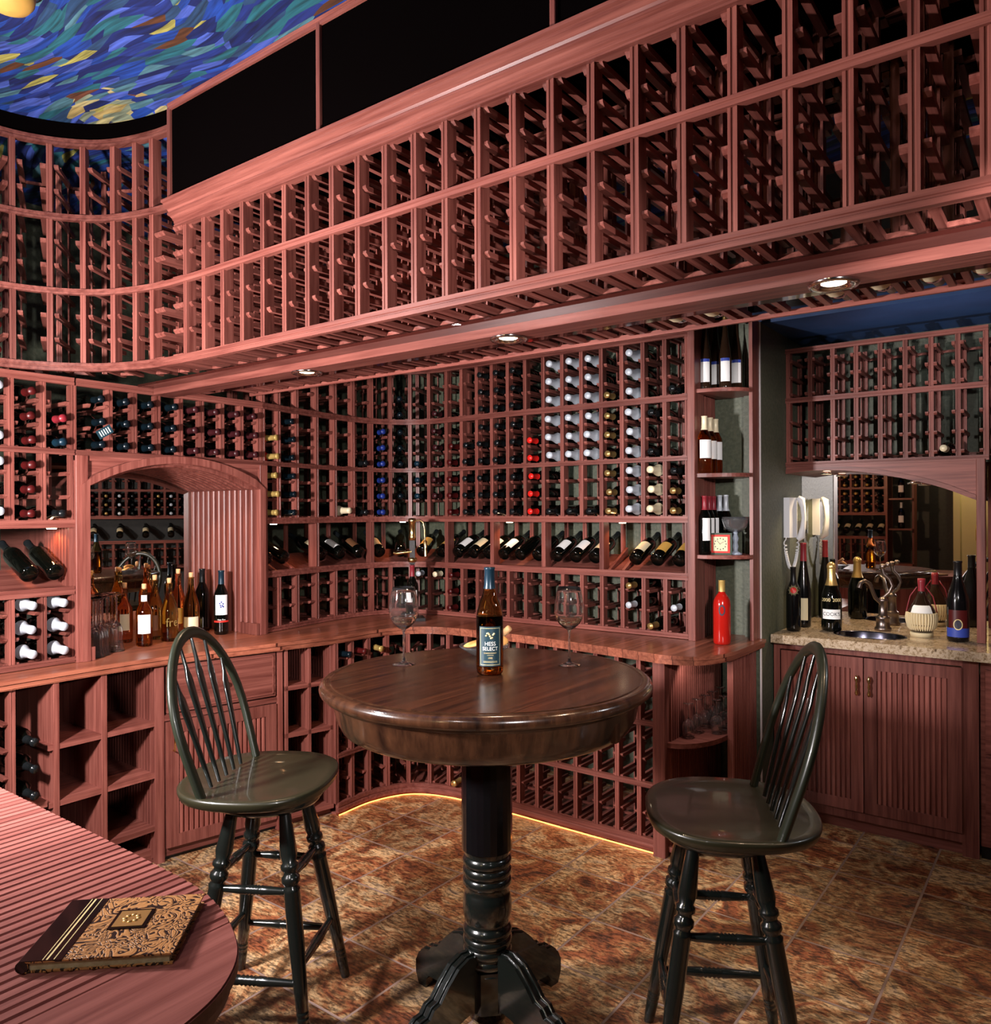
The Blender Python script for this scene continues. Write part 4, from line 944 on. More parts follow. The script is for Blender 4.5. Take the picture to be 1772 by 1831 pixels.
mr_ = MB().box(-1.278, YM, .93, -.36, YM + .008, 1.80).build('wall_mirror', 'mirror'); tag(mr_, 'large frameless mirror behind the sink in alcove', 'mirror')
# right rack standing on the granite
sk = thing('wine_rack', 'tall wine rack at right picture edge standing on granite', 'wine rack')
QR = [AS[8] + .038 + .1135 * k for k in range(12)]
for a, b in ((.935, .955), (1.218, 1.2525), (1.502, 1.535), (1.795, 1.82), (2.138, 2.165), (2.405, 2.43)): rail_on(sk, AP, QR[0] - .01, QR[-1] + .01, a, b)
rack_cols(sk, AP, QR, .94, 2.41, rows3(.955) + rows3(1.2525, 2) + rows3(1.535, 2) + [1.85, 1.945, 2.04] + [2.19, 2.28, 2.37], .25)
MB().cbox(-.398, 4.315, .932, -.362, 4.36, 1.80).build('end_post', 'wood_z', sk)
for k in range(3):
    lay_bottle(AP, (QR[k] + QR[k + 1]) / 2, rows3(1.2525, 2)[1], 'foil_bright_red', 'red', 'red bottle in the right edge rack on granite, %s from alcove' % ORD[k], 'red bottles in the right rack')
for z in rows3(.955)[:2] + rows3(1.535, 2):
    lay_bottle(AP, (QR[1] + QR[2]) / 2, z, 'foil_dark', 'wine', 'dark bottle in second column of right edge rack, at %s height' % {0: 'lowest', 1: 'second', 2: 'third', 3: 'fourth'}[(rows3(.955)[:2] + rows3(1.535, 2)).index(z)], 'dark bottles in the right rack')
# granite and sink
gt_ = thing('granite_countertop', 'speckled brown granite countertop with undermount sink hole in alcove', 'countertop')
def ell(cx_, cy_, a, b, n=40): return [(cx_ + a * math.cos(2 * PI * k / n), cy_ + b * math.sin(2 * PI * k / n)) for k in range(n)]
SX, SY, SA, SB = -.857, 4.285, .165, .125
outer = []
hole = ell(SX, SY, SA, SB)
def rect_pt(a):
    c, s = math.cos(a), math.sin(a); x0, x1, yy0, yy1 = -1.272, 1.31, 4.035, 4.62
    ts = []
    if c > 1e-9: ts.append((x1 - SX) / c)
    if c < -1e-9: ts.append((x0 - SX) / c)
    if s > 1e-9: ts.append((yy1 - SY) / s)
    if s < -1e-9: ts.append((yy0 - SY) / s)
    t = min(ts); return (SX + c * t, SY + s * t)
angs = sorted([2 * PI * k / 80 for k in range(80)] + [math.atan2(yy - SY, xx - SX) % (2 * PI) for xx in (-1.272, 1.31) for yy in (4.035, 4.62)])
na_ = len(angs); zt, zb = .930, .888; vs = []
for a in angs:
    hx, hy = SX + SA * math.cos(a), SY + SB * math.sin(a); oxx, oyy = rect_pt(a)
    vs += [(hx, hy, zt), (oxx, oyy + (.006 if oyy < 4.04 else 0), zt), (oxx, oyy, zt - .008), (oxx, oyy, zb), (hx, hy, zb)]
fs = []
for i in range(na_):
    j = (i + 1) % na_
    for k in range(5): fs.append((i * 5 + k, i * 5 + (k + 1) % 5, j * 5 + (k + 1) % 5, j * 5 + k))
MB().add(vs, fs).build('granite_slab', 'granite', gt_, fix=True)
sn_ = thing('sink_basin', 'small oval metal sink basin set into the granite', 'sink')
mb = MB(); lv = [(1.0, .8875), (1.04, .8875), (1.03, .86), (.9, .80), (.5, .765), (.1, .76), (.1, .757), (.5, .761)]
pr = [(1.035, .9308), (1.02, .9335), (1.0, .9325), (.975, .928), (.965, .86), (.85, .80), (.5, .77), (0, .762)]
vs = [(SX + SA * r_ * math.cos(2 * PI * k / 40), SY + SB * r_ * math.sin(2 * PI * k / 40), z) for r_, z in pr for k in range(40)]
mb.add(vs, [(i * 40 + k, i * 40 + (k + 1) % 40, (i + 1) * 40 + (k + 1) % 40, (i + 1) * 40 + k) for i in range(len(pr) - 1) for k in range(40)], True)
mb.build('basin', 'steel', sn_)
MB().lathe([(0, .764), (.02, .766), (.022, .768), (.018, .770), (0, .769)], 16, Matrix.Translation((SX, SY, 0))).build('drain', 'chrome', sn_)
fx, fy = ray_at(1578, 4.50), 4.50
fc = thing('faucet', 'bronze single-hole faucet with curled spout behind the sink', 'faucet', (fx, fy, .9303), face_cam(fx, fy))
MB().lathe([(0, 0), (.040, 0), (.042, .012), (.034, .02), (.032, .06), (.036, .066), (.030, .074), (.022, .08), (.020, .15), (.025, .155), (.02, .165), (.012, .175), (0, .178)], 24).build('faucet_body', 'pewter', fc)
MB().tube([(-.01, -.01, .145), (-.035, -.02, .17), (-.05, -.03, .21), (-.06, -.04, .245), (-.085, -.055, .262), (-.105, -.065, .25), (-.112, -.07, .225)], [.010, .010, .010, .009, .010, .011, .012], 12).build('spout', 'pewter', fc)
MB().tube([(0, 0, .17), (.03, 0, .20), (.045, 0, .235), (.03, 0, .27), (.005, 0, .295), (-.002, 0, .33)], [.008, .008, .008, .009, .009, .010], 12).sphere((0, 0, .335), .016, 12).sphere((.025, 0, .345), .014, 12).build('lever_handle', 'pewter', fc)
# bottles on the granite
def gb(px, y, h, prof, body, foil, label, labels=(), capz=.24, wr=1, rzo=0):
    x = ray_at(px, y); s = h / prof[-1][1]
    return bottle('wine_bottle', label, (x, y, .9303), scaled(prof, wr, s), body, foil, capz * s, [(a * s, b * s, c, m) for a, b, c, m in labels], face_cam(x, y) + rzo)
b = gb(1418, 4.22, .335, WINE, 'black_lacquer', 'black', 'black bottle with red sun emblem, leftmost on the granite', [], .2, .98)
mb = MB(); vs = [(0, 0)]
def on_cyl(u, v, rad, zc, a0=-PI / 2): th = a0 + u / rad; return ((rad) * math.cos(th), (rad) * math.sin(th), zc + v)
zc_ = .215
pts = [on_cyl(.0155 * math.cos(2 * PI * k / 20), .0155 * math.sin(2 * PI * k / 20), .0385, zc_) for k in range(20)]
MB().add(pts, [tuple(range(20))]).build('sun_disc', 'print_red', b)
mb = MB()
for k in range(20):
    a = 2 * PI * k / 20; da = .09; r1 = .032 if k % 2 == 0 else .026
    mb.add([on_cyl(.017 * math.cos(a - da), .017 * math.sin(a - da), .0384, zc_), on_cyl(.017 * math.cos(a + da), .017 * math.sin(a + da), .0384, zc_), on_cyl(r1 * math.cos(a), r1 * math.sin(a), .0384, zc_)], [(0, 1, 2)])
mb.build('sun_rays', 'print_gold', b)
gb(1436, 4.40, .455, HOCK, 'black_lacquer', 'foil_wine', 'very tall slim bottle with wine-red capsule beside alcove wall', [(.03, .12, .6, 'paper_cream')], .27, 1.05)
ck_ = gb(1486, 4.33, .34, CHAMP, 'dark_glass', 'foil_gold', "large sparkling wine bottle with gold neck and COOK'S label on granite", [(.06, .105, .95, 'paper_white')], .215, 1.15)
text_on(ck_, "COOK'S", .026, 'print_dark', .092, .0515, xs=.95)
text_on(ck_, '2000', .024, 'print_gold', .165, .052, ang=-PI / 2 - .55); text_on(ck_, '2000', .024, 'print_gold', .165, .052, ang=-PI / 2 + .55)
MB().sphere((0, 0, .335), .023, 14, (1, 1, 1.15)).build('gold_stopper', 'foil_gold', ck_)
x, y = ray_at(1647, 4.40), 4.40
ch = thing('wine_bottle', 'squat straw-wrapped flask bottle with white label on the granite', 'bottle', (x, y, .9303), face_cam(x, y))
MB().lathe([(0, .01), (.05, .02), (.064, .06), (.066, .09), (.060, .13), (.040, .165), (.022, .20), (.015, .225), (.0145, .27), (.0165, .272), (.0165, .285), (0, .286)], 28).build('bottle_body', 'brown_glass', ch)
mb = MB(); mb.lathe([(0, 0), (.050, 0), (.053, .018), (.046, .028), (.060, .045), (.067, .075), (.069, .095), (.066, .118), (.062, .120)], 40)
for k in range(34):
    a = 2 * PI * k / 34; mb.tube([((r_ + .001) * math.cos(a), (r_ + .001) * math.sin(a), z) for r_, z in ((.046, .03), (.060, .046), (.067, .075), (.069, .095), (.066, .118))], .0045, 6)
mb.build('straw_basket', 'wicker', ch)
MB().lathe([(.067, .121), (.055, .150), (.047, .158)], 14, None, -PI / 2 - .8, -PI / 2 + .8).build('label', 'paper_white', ch)
MB().lathe([(.0158, .225), (.0158, .25), (.0178, .272), (.0178, .288), (0, .289)], 18).build('capsule', 'foil_wine', ch)
MB().tube([(.02, 0, .245), (.05, 0, .20), (.068, 0, .12)], .003, 6).tube([(-.02, 0, .245), (-.05, 0, .20), (-.068, 0, .12)], .003, 6).build('handle_cord', 'foil_wine', ch)
fb = gb(1712, 4.33, .385, SLOPE, 'black_lacquer', 'black', 'tall black bottle with painted red and blue flowers on granite', [(.055, .125, .9, 'foil_red'), (.02, .055, 1.2, 'print_blue')], .26, 1.15)
mb = MB(); pts = [on_cyl(.02 * math.cos(2 * PI * k / 20), .026 * math.sin(2 * PI * k / 20), .0495, .085) for k in range(20)]; mb.add(pts, [tuple(range(20))]); mb.build('gold_medallion', 'print_gold', fb)
mb = MB(); pts = [on_cyl(.016 * math.cos(2 * PI * k / 20), .021 * math.sin(2 * PI * k / 20), .0502, .085) for k in range(20)]; mb.add(pts, [tuple(range(20))]); mb.build('medallion_centre', 'print_dark', fb)
# wall phone
ph = thing('wall_phone', 'white corded wall phone mounted on green alcove wall', 'telephone', (-1.28, 4.345, 1.52))
MB().prism([(0, -.055), (.030, -.055), (.045, .02), (.040, .055), (0, .058)], -.105, .11).build('phone_base', 'phone_white', ph)
MB().tube([(.050, .03, .112), (.066, .035, .098), (.074, .04, .06), (.078, .042, 0), (.074, .04, -.05), (.066, .035, -.10), (.048, .03, -.118)], [(.020, .012), (.026, .020), (.024, .014), (.023, .012), (.024, .014), (.026, .020), (.020, .012)], 14, sq=(0, 1, 0)).build('handset', 'phone_white', ph)
pts = []
for k in range(420):
    t = k / 419; y = -.075 + .115 * t; z = -.105 - .17 * (max(0, math.sin(PI * t)) ** .55)
    a = k * .6; pts.append((.012 + .035 * t + .006 * math.cos(a), y + .003 * math.sin(a), z + .006 * math.sin(a)))
MB().tube(pts, .0035, 6).build('coiled_cord', 'phone_white', ph)
sw = MB().box(-1.28, 4.53, 1.38, -1.274, 4.60, 1.50).build('switch_plate', 'switch_grey'); tag(sw, 'dark light switch plate on alcove wall beside the mirror', 'light switch')
MB().box(-1.274, 4.557, 1.43, -1.266, 4.573, 1.45).build('toggle', 'black', sw)
# sink cabinet
sb_ = thing('base_cabinet', 'redwood sink cabinet with two fluted doors under granite', 'cabinet', (-1.27, 4.08, 0))
W_ = .90
MB().box(0, .012, .06, W_, .55, .69).build('carcass', 'wood_x', sb_)
mb = MB().box(0, 0, .06, .03, .02, .888).box(W_ - .066, 0, .0, W_, .02, .888).box(.03, 0, .855, W_ - .066, .02, .888).box(.03, 0, .06, W_ - .066, .02, .10); mb.build('face_frame', 'wood_z', sb_)
door(sb_, .04, .425, .105, .85, .40, .72, -.012, 'brass_drop'); door(sb_, .43, .835, .105, .85, .455, .72, -.012, 'brass_drop')
MB().box(0, .03, 0, W_ - .04, .5, .06).build('plinth', 'wood_x', sb_)
rc = thing('base_cabinet', 'dark redwood drawer cabinet at right edge under granite', 'cabinet', (-.365, 4.08, 0))
MB().box(0, .012, .06, 1.66, .55, .88).build('carcass', 'wood_x', rc)
for k in range(3):
    for (z0, z1) in ((.10, .46), (.48, .85)):
        d = MB().box(.02 + k * .5, -.008, z0, .49 + k * .5, .012, z1).build('drawer', 'wood_x', rc)
        mb = MB()
        for j in range(15): mb.box(.06 + k * .5 + j * .026, -.014, z0 + .05, .074 + k * .5 + j * .026, -.008, z1 - .05)
        mb.build('fluted_panel', 'wood_z', d)
MB().box(0, .03, 0, 1.66, .5, .06).build('plinth', 'black', rc)

# ================================================================== ROUND TABLE
tx, ty = -1.463, 1.903
tb = thing('pub_table', 'tall round dark wood pedestal table in the middle of the room', 'table', (tx, ty, 0))
MB().lathe([(0, 1.063), (.463, 1.063), (.468, 1.0625)], 96, smooth=False).build('tabletop', 'table_wood', tb)
MB().lathe([(.466, 1.063), (.470, 1.060), (.478, 1.062), (.490, 1.060), (.499, 1.052), (.502, 1.042), (.499, 1.032), (.490, 1.024), (.478, 1.021), (.470, 1.012), (.466, 1.010), (.30, 1.010)], 96).build('rim', 'table_rim', tb)
MB().lathe([(.466, 1.012), (.462, 1.000), (.452, .955), (.436, .925), (.425, .918), (.40, .918), (.40, 1.0)], 96).build('apron', 'table_rim', tb)
MB().box(-.012, -.007, 0, .012, .007, .065).build('apron_block', 'table_rim', tb).matrix_local = Matrix.Rotation(R(88), 4, 'Z') @ Matrix.Translation((0, -.452, .935))
octo = [(.074 * math.cos(PI / 8 + PI / 4 * k), .074 * math.sin(PI / 8 + PI / 4 * k)) for k in range(8)]
MB().prism([(.078 * math.cos(PI / 12 * k), .078 * math.sin(PI / 12 * k)) for k in range(24)], .535, .99).build('upper_column', 'black_lacquer', tb)
prof = [(.070, .54), (.070, .528), (.073, .520), (.073, .508)]
z = .508
def beads(z, n, h=.031, r0=.068, r1=.075):
    out = []
    for k in range(n):
        out += [(r0, z), (r0 + .002, z - .003), (r1, z - h * .3), (r1, z - h * .7), (r0 + .002, z - h + .003), (r0, z - h)]; z -= h
    return out, z
o1, z = beads(.515, 3); prof = [(.072, .545), (.072, .53), (.068, .52)] + o1
prof += [(.060, z - .004), (.070, z - .02), (.075, z - .05), (.075, z - .075), (.070, z - .10), (.062, z - .112)]
z -= .118; o2, z2 = beads(z, 4, .030); prof += o2 + [(.070, z2 - .006), (.075, z2 - .012)]
MB().lathe(prof, 40).build('turned_column', 'paint_green', tb)
hub = MB().prism([(.078 * math.cos(PI / 8 + PI / 4 * k), .078 * math.sin(PI / 8 + PI / 4 * k)) for k in range(8)], .06, z2 + .0)
hub.lathe([(0, .02), (.055, .02), (.062, .035), (.06, .06), (.07, .062)], 24)
hub.build('hub', 'black_lacquer', tb)
def table_leg(a):
    # side outline of a scrolled foot in (r, z)
    topl = [(.06, .235), (.10, .240), (.14, .225), (.18, .19), (.21, .155), (.235, .148), (.25, .128), (.275, .125), (.30, .105), (.315, .075), (.315, .035), (.30, .0)]
    botl = [(.265, .0), (.262, .03), (.25, .045), (.21, .048), (.18, .05), (.15, .06), (.12, .07), (.09, .075), (.06, .06)]
    pl = topl + botl; n = len(pl); h = .026; vs = []
    for s in (-h, h): vs += [(r_, s, z_) for r_, z_ in pl]
    inner = [( .5 * (pl[i][0]) + .5 * pl[i][0], 0) for i in range(n)]
    fs = [tuple(range(n))[::-1], tuple(range(n, 2 * n))] + [(i, (i + 1) % n, n + (i + 1) % n, n + i) for i in range(n)]
    mb = MB().add(vs, fs)
    mb.tube([(r_, -.012, z_ + .0015) for r_, z_ in topl[:10]], .004, 6).tube([(r_, .012, z_ + .0015) for r_, z_ in topl[:10]], .004, 6)
    o = mb.build('leg', 'paint_green', tb, fix=True); o.matrix_local = Matrix.Rotation(a, 4, 'Z'); return o
for k in range(4): table_leg(YAW + R(45 + 90 * k) + R(0))
# things on the table
TZ = 1.0633
wineglass((-1.779, 1.872, TZ), 'clear wine glass with a little wine, left on the round table', .252, True, 'wine glasses on the table')
wineglass((-1.333, 2.177, TZ), 'clear wine glass with a little wine, right on the round table', .252, True, 'wine glasses on the table')
hb = bottle('wine_bottle', 'golden white wine bottle with green HESS SELECT label on round table', (-1.458, 1.915, TZ), [(r_ * 1.04, z * 1.045) for r_, z in [(0, 0), (.033, 0), (.0385, .006), (.040, .018), (.040, .165), (.037, .188), (.028, .215), (.020, .238), (.0152, .262), (.0145, .305), (.0155, .307), (.0155, .312), (0, .313)]], 'gold_glass', 'foil_navy', .262, [(.03, .150, .85, 'paper_navy')], face_cam(-1.458, 1.915) + .03)
MB().lathe([(0, .004), (.037, .004), (.0395, .02), (.0395, .175), (0, .176)], 28).build('wine', 'amber_glass', hb)
lr = .0427
text_on(hb, 'HESS', .017, 'print_white', .098, lr, xs=.95); text_on(hb, 'SELECT', .0155, 'print_white', .083, lr, xs=.95)
text_on(hb, 'CHARDONNAY', .0055, 'print_gold', .070, lr); text_on(hb, '1995', .007, 'print_gold', .055, lr)
mb = MB()
def strip(u0, u1, v0, v1, rad=lr + .0003, n=8):
    vs = [on_cyl(u0 + (u1 - u0) * k / n, v, rad, 0) for k in range(n + 1) for v in (v0, v1)]
    mb.add(vs, [(2 * k, 2 * k + 2, 2 * k + 3, 2 * k + 1) for k in range(n)])
for a in ((-.032, .032, .034, .0352), (-.032, .032, .1445, .1457)): strip(*a)
for a in ((-.032, -.031, .034, .1457), (.031, .032, .034, .1457)): strip(*a, n=1)
strip(-.022, .022, .042, .0428); strip(-.022, .022, .045, .0458); strip(-.010, .010, .0635, .0643)
mb.build('label_border', 'print_gold', hb)
mb = MB(); random.seed(3)
for k in range(9): mb.sphere(on_cyl(-.012 + .003 * k, .124 + .007 * math.sin(k * .9) + random.uniform(-.002, .002), lr, 0), .0035, 8, (1, 1, .8))
mb.build('lion_emblem', 'print_gold', hb)
gp = thing('glass_dish', 'small cut glass dish holding bread slices on the round table', 'dish', (-1.665, 2.155, TZ))
MB().lathe([(0, .004), (.04, .0), (.045, .003), (.075, .022), (.088, .032), (.086, .035), (.07, .026), (.04, .008), (0, .007)], 36).build('dish_bowl', 'crystal', gp, fix=True)
def bread(loc, rot, sc, label):
    t_ = thing('bread_slice', label, 'bread', loc, group='bread slices on the dish'); t_.rotation_euler = rot
    MB().sphere((0, 0, 0), 1, 18, sc).build('slice_crumb', 'bread', t_)
bread((-1.690, 2.140, TZ + .040), (.2, -.25, .5), (.045, .025, .008), 'flat bread slice lying at left of glass dish')
bread((-1.620, 2.165, TZ + .055), (.6, .1, 1.0), (.045, .030, .009), 'bread slice leaning on glass dish behind the bottle')
co = MB().lathe([(0, -.024), (.011, -.024), (.012, 0), (.011, .024), (0, .024)], 16, Matrix.Translation((-1.625, 2.225, TZ + .075)) @ Matrix.Rotation(R(50), 4, 'Y')).build('wine_cork', 'cork'); tag(co, 'brown wine cork resting on bread in the glass dish', 'cork')

# ================================================================== BAR STOOLS
def stool(loc, face, label):
    s = thing('bar_stool', label, 'bar stool', (*loc, 0), face, 'dark green swivel bar stools')     # local +x = front of the seat
    # saddle seat: rounded trapezoid, wider at the front
    prof = []
    N_ = 64
    def rim(a, k=1.0):
        c, sn = math.cos(a), math.sin(a)
        e = 2.5; r_ = 1.0 / ((abs(c) ** e + abs(sn) ** e) ** (1 / e))
        x = .232 * c * r_ * k; wy = .248 + .006 * c
        return (x - .028, wy * sn * r_ * k)
    vs = []; rings = [(.0, .722), (.55, .722), (.85, .727), (.975, .734), (1.0, .730), (1.0, .722), (.975, .705), (.9, .695), (.0, .695)]
    for k, z in rings:
        for i in range(N_): x, y = rim(2 * PI * i / N_, max(k, .001)); vs.append((x, y, z))
    fs = [(r_ * N_ + i, r_ * N_ + (i + 1) % N_, (r_ + 1) * N_ + (i + 1) % N_, (r_ + 1) * N_ + i) for r_ in range(len(rings) - 1) for i in range(N_)]
    MB().add(vs, fs, True).build('seat', 'seat_green', s, fix=True)
    MB().lathe([(0, .697), (.155, .697), (.165, .688), (.165, .668), (.155, .655), (0, .655)], 40).build('swivel_plate', 'paint_green', s)
    # bow
    pts = []
    nb_ = 28
    for i in range(nb_ + 1):
        a = PI * i / nb_
        yy = -math.cos(a); zz = math.sin(a)
        w_ = .250 * (.82 + .18 * math.sin(min(1, zz / .6) * PI / 2))
        h = .725 + .455 * (zz ** .76); lean = .125 + .135 * ((h - .725) / .455)
        pts.append((-lean, w_ * yy, h))
    MB().tube(pts, [(.012, .019)] * len(pts), 10, sq=(1, 0, 0)).build('bow', 'bow_green', s)
    for k in range(5):
        y0 = -.11 + .055 * k; y1 = -.165 + .0825 * k
        zt = .725 + .455 * ((math.sin(math.acos(min(1, abs(y1) / .250)))) ** .76) - .008
        x0, x1 = -.140, -(.125 + .135 * ((zt - .725) / .455))
        P = [(0, .006, .006), (.12, .007, .0075), (.45, .007, .013), (.68, .006, .0205), (.76, .006, .0195), (.84, .006, .0070), (1, .005, .0055)]
        MB().tube([(x0 + (x1 - x0) * t, y0 + (y1 - y0) * t, .728 + (zt - .728) * t) for t, _, _ in P], [(a, b) for _, a, b in P], 10, sq=(1, 0, 0)).build('spindle', 'paint_green', s)
    return s
def stool_legs(s, a0, rt=.115, rbm=.262):
    inv = -s.rotation_euler.z
    tops, bots = [], []
    for k in range(4):
        a = a0 + PI / 2 * k + inv
        tp = Vector((rt * math.cos(a), rt * math.sin(a), .665)); bt = Vector((rbm * math.cos(a), rbm * math.sin(a), 0)); tops.append(tp); bots.append(bt)
        P = [(0, .016), (.06, .019), (.20, .026), (.235, .020), (.245, .026), (.262, .027), (.272, .020), (.285, .020), (.295, .027), (.315, .028), (.33, .021), (.335, .020), (.345, .026), (.36, .024), (.55, .024), (.75, .020), (.84, .0185), (.843, .016), (.848, .0185), (.862, .0185), (.865, .016), (.87, .0185), (.885, .018), (.888, .016), (.893, .018), (1, .015)]
        MB().tube([tp + (bt - tp) * t for t, _ in P], [r_ for _, r_ in P], 16).build('leg', 'paint_green', s)
    for k in range(4):
        for z in ((.465, .215) if k % 2 == 0 else (.425, .175)):
            f = 1 - z / .665; p = tops[k] + (bots[k] - tops[k]) * f; q = tops[(k + 1) % 4] + (bots[(k + 1) % 4] - tops[(k + 1) % 4]) * f
            P = [(0, .009), (.3, .013), (.4, .0145), (.42, .012), (.44, .0155), (.46, .012), (.48, .0155), (.5, .012), (.52, .0155), (.54, .012), (.56, .0155), (.58, .012), (.6, .0145), (.7, .013), (1, .009)]
            MB().tube([p + (q - p) * t for t, _ in P], [r_ for _, r_ in P], 12).build('stretcher', 'paint_green', s)
s1 = stool((-2.06, 1.552), math.atan2(.53, .846), 'dark green swivel bar stool left of the round table, before the drawer cabinet'); stool_legs(s1, R(-15))
s2 = stool((-.815, 2.13), math.atan2(-.469, -.883), 'dark green swivel bar stool right of table in front of sink'); stool_legs(s2, R(-15))

# ================================================================== NEAR BAR COUNTER + ALBUM
bc = thing('bar_counter', 'grooved redwood bar counter with rounded corner in the foreground', 'counter')
edge = cat_path([(-3.0, .768), (-2.0, .768), (-1.4, .767), (-1.17, .757), (-1.01, .702), (-.93, .63), (-.893, .54), (-.885, .44), (-.885, .28), (-.885, .05), (-.885, -.2)], 6)
ep = [(p.x, p.y) for p in edge]
def inset(pts, d):
    out = []
    for i, p in enumerate(pts):
        a = pts[max(i - 1, 0)]; b = pts[min(i + 1, len(pts) - 1)]; t = (b - a).normalized(); n = Vector((-t.y, t.x, 0)); out.append(((p - n * d).x, (p - n * d).y))
    return out
# top is made of narrow rounded slats with a plain end board
gx = -1.06
poly_in = inset(edge, .002)
mb = MB()
def y_edge(x):
    best = .768
    for a, b in zip(poly_in, poly_in[1:]):
        if min(a[0], b[0]) <= x <= max(a[0], b[0]) and abs(b[0] - a[0]) > 1e-6: best = a[1] + (b[1] - a[1]) * (x - a[0]) / (b[0] - a[0]); break
    return best
x = gx; pitch = .0225
while x > -2.4:
    xa, xb = x - pitch, x
    ya, yb_ = y_edge(xa + .001), y_edge(xb - .001)
    c = .004; z1, z0 = .925, .9215
    vs = [(xa, -.2, z0), (xa + c, -.2, z1), (xb - c, -.2, z1), (xb, -.2, z0), (xa, ya, z0), (xa + c, ya, z1), (xb - c, yb_, z1), (xb, yb_, z0)]
    mb.add(vs, [(0, 1, 5, 4), (1, 2, 6, 5), (2, 3, 7, 6), (4, 5, 6, 7)]); x -= pitch
pe = [p for p in poly_in if p[0] > gx]
pe = [(gx, y_edge(gx))] + pe
mb.prism(pe + [(gx, -.2)], .915, .925)
mb.build('grooved_top', 'bar_top', bc, fix=True)
mb = MB(); mb.prism(ep + [(-3.0, -.2)], .905, .9215); mb.prism(inset(edge, .010) + [(-3.0, -.2)], .880, .905); mb.build('edge_moulding', 'bar_top', bc, fix=True)
MB().prism(inset(edge, .07) + [(-3.0, -.2)], 0, .88).build('bar_body', 'wood_z', bc, fix=True)
al = thing('album', 'leather wine album with tooled tan cover and dark spine on bar counter', 'book', (-1.159, .603, .9256), math.atan2(.135, .145))
u_, v_ = .100, .086
MB().box(-u_, -v_, 0, u_, v_, .0025).box(-u_, -v_, .0135, u_, v_, .016).tube([(-u_, -v_, .008), (-u_, v_, .008)], .008, 12).build('cover', 'album_cover', al)
MB().box(-u_ + .002, -v_ + .003, .0025, u_ - .005, v_ - .003, .0135).build('pages', 'album_page', al)
MB().box(-u_ - .004, -v_ - .0004, .0158, -u_ + .052, v_ + .0004, .0168).tube([(-u_ - .0012, -v_ - .0003, .008), (-u_ - .0012, v_ + .0003, .008)], .0085, 12).build('spine', 'black_lacquer', al)
mb = MB()
for xx, w_ in ((-u_ + .026, .0012), (-u_ + .031, .0025), (-u_ + .041, .0012)): mb.box(xx, -v_, .0166, xx + w_, v_, .0172)
mb.build('gilt_lines', 'print_gold', al)
MB().box(-.016, -.013, .016, .038, .043, .0175).build('medallion_frame', 'black_lacquer', al)
md = MB().box(-.011, -.008, .0172, .033, .038, .0182); 
for k in range(8):
    a = 2 * PI * k / 8; md.sphere((.011 + .010 * math.cos(a), .015 + .010 * math.sin(a), .0182), .004, 8, (1, 1, .4))
md.build('medallion', 'foil_gold', al)

# ================================================================== REST OF THE ROOM (seen in the mirrors)
OP = Path([(-.95, -.85), (-3.6, -.85)], False)
ok = thing('wine_rack', 'wine rack on the near wall, seen only in the alcove mirror', 'wine rack')
OS = [.9 + .125 * k for k in range(14)]
for a, b in ((.93, .955), (1.218, 1.2525), (1.502, 1.535), (1.811, 1.8345), (2.109, 2.141)): rail_on(ok, OP, .88, OP.L, a, b)
rail_on(ok, OP, .88, OP.L, .28, .31); rail_on(ok, OP, .88, OP.L, .59, .62)
rack_cols(ok, OP, OS, .03, 1.218, rows3(.31) + rows3(.62, 2) + rows3(.955), .25)
rack_cols(ok, OP, OS, 1.502, 2.4, rows3(1.535) + rows3(1.8345) + rows3(2.141), .25)
MB().box(-3.6, -1.2, .885, -1.85, -.83, .93).build('worktop', 'wood_x', ok)
n_ = 0
for c in range(12):
    for zr, ph in ((1.535, 'first tier'), (1.8345, 'second tier')):
        for r_ in A3:
            if c > 5 and r_ != 1: continue
            lay_bottle(OP, (OS[c] + OS[c + 1]) / 2, rows3(zr)[r_], 'foil_yellow' if c in (1, 2, 3) else 'foil_dark', 'wine', '%s bottle reflected in alcove mirror, %s column, %s row, %s' % ('yellow-capped' if c in (1, 2, 3) else 'dark-capped', ORD[c], ROWN[r_], ph), 'bottles on the near wall')
    if c < 8: display(OP, (OS[c] + OS[c + 1]) / 2, 'paper_cream', 'cream-labelled bottle on near wall display shelf, %s in mirror' % ORD[c], group='display bottles on the near wall')
os_ = thing('corner_shelf', 'open corner shelf at end of near wall rack, seen in mirror', 'shelf')
MB().box(-1.84, -1.15, 0, -1.82, -.83, 2.4).build('side_panel', 'wood_z', os_); MB().box(-1.58, -1.15, 0, -1.56, -.95, 2.4).build('side_panel', 'wood_z', os_)
for z in (.93, 1.345, 1.70, 2.05): MB().box(-1.83, -1.15, z - .02, -1.57, -.87, z).build('shelf', 'wood_x', os_)
for z in (1.3453, 1.7003, 2.0503):
    bottle('wine_bottle', 'dark bottle with white label on near wall corner shelf, %s shelf in mirror' % {1.3453: 'lowest', 1.7003: 'middle', 2.0503: 'upper'}[z], (-1.70, -1.0, z), WINE, 'dark_glass', 'foil_white', .24, [(.07, .15, .8, 'paper_white')], PI, 'bottles on the near wall corner shelf')
struct(MB().box(-1.15, -1.49, 0, -.60, -1.47, 2.1).build('door_1', 'cream_paint'))
mb = MB().box(-1.22, -1.5, 0, -1.15, -1.44, 2.2).box(-.60, -1.5, 0, -.53, -1.44, 2.2).box(-1.22, -1.5, 2.1, -.53, -1.44, 2.2); struct(mb.build('trim_4', 'cream_paint'))
light('SPOT', 'near_wall_fill', (-2.2, 1.0, 2.1), (-2.2, -.85, 1.6), 45, WARM, .03, 90, .6)  # added light, brightens the rack reflected in the alcove mirror
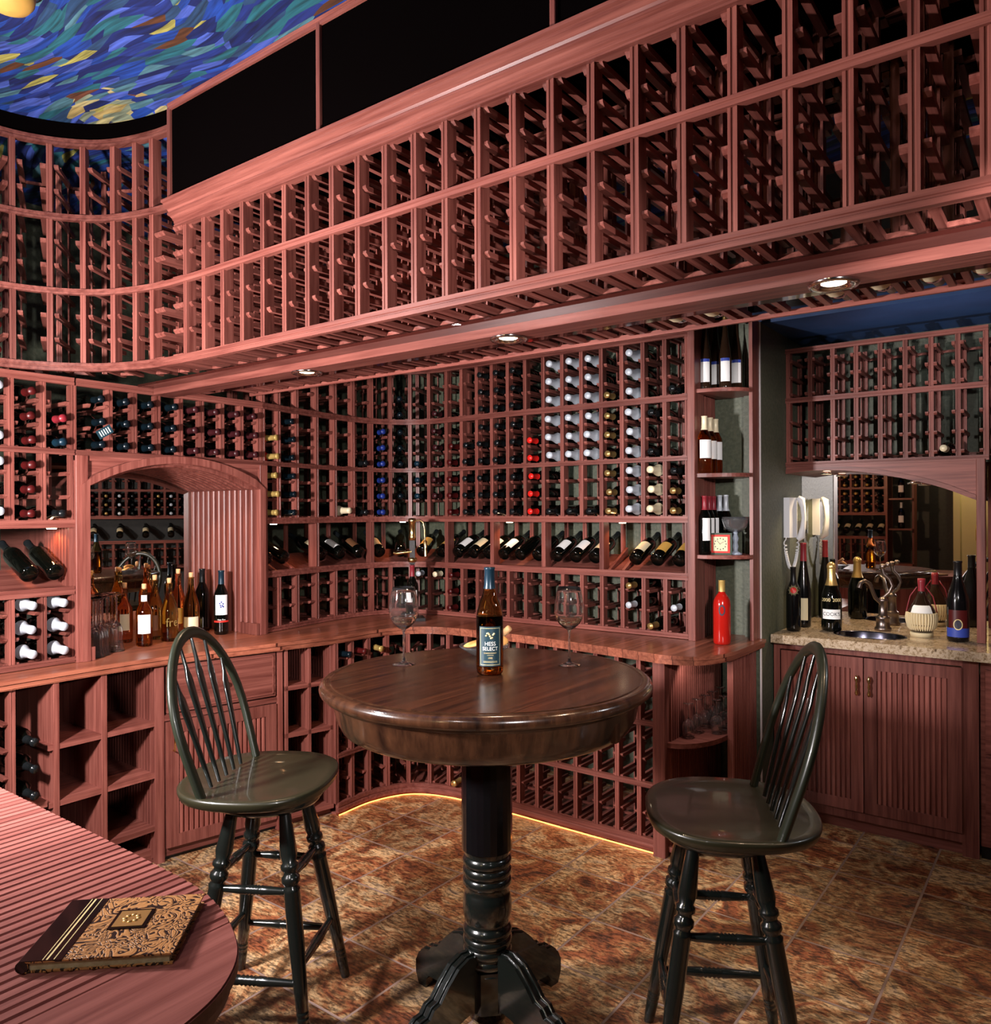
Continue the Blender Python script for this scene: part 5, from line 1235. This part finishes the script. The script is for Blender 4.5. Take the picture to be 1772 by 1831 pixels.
light('POINT', 'hall_lamp', (-.9, -1.2, 2.3), (0, 0, 0), 14, (1, .8, .45), .05)
cs = thing('candle_stand', 'tall thin stand with yellow candle in lit doorway, seen in mirror', 'candle', (-.95, -1.33, 0))
MB().tube([(0, 0, .02), (0, 0, 1.2)], .006, 8).lathe([(0, 0), (.12, 0), (.12, .02), (0, .02)], 20).build('stand', 'black', cs)
MB().lathe([(0, 1.2), (.035, 1.2), (.035, 1.38), (0, 1.41)], 16).build('candle', 'candle', cs)
# right wall rack (seen in the niche mirror)
WP = Path([(1.0, 3.9), (1.0, .9)], False)
wk = thing('wine_rack', 'wine rack on the right wall, seen only in the niche mirror', 'wine rack')
WS = [.05 + .135 * k for k in range(22)]
for a, b in ((.93, .955), (1.218, 1.2525), (1.502, 1.535), (1.811, 1.8345), (2.109, 2.141)): rail_on(wk, WP, 0, WP.L, a, b, m='wood_y')
rack_cols(wk, WP, WS, .93, 1.218, rows3(.955), .25); rack_cols(wk, WP, WS, 1.502, 2.5, rows3(1.535) + rows3(1.8345), .25)
for c in range(0, 20):
    for r_ in A3:
        f = ['foil_dark', 'foil_white', 'foil_gold', 'foil_red'][c % 4]
        lay_bottle(WP, (WS[c] + WS[c + 1]) / 2, rows3(1.535)[r_], f, 'wine', '%s reflected in niche mirror, %s column from alcove, %s row' % (DESC[f], ORD[c], ROWN[r_]), 'bottles on the right wall')
    if c % 2: display(WP, (WS[c] + WS[c + 1]) / 2, 'paper_cream', 'cream-labelled bottle on right wall display shelf, %s from alcove in mirror' % ORD[c], group='display bottles on the right wall')
# labelled bottles lying in the rear half of the bridge
for k, (xx, ph) in enumerate(((-.205, 'rightmost'), (-.325, 'second from right'), (-.445, 'third from right'), (-.57, 'fourth from right'), (-.93, 'fifth from right'), (-1.05, 'sixth from right'))):
    q = 1.1 - (round((xx + 2.79) / .1205 - .5) + .5) * .1205 + 2.79
    o = lay_bottle(RP, q, rows3(2.18)[0], 'foil_white', 'wine', 'gold-labelled bottle lying low in rear bridge rack, ' + ph, 'bottles in the rear bridge rack')
    MB().lathe([(.0382, .06), (.0382, .16)], 16, lay_mtx()).build('label', 'paper_cream', o)
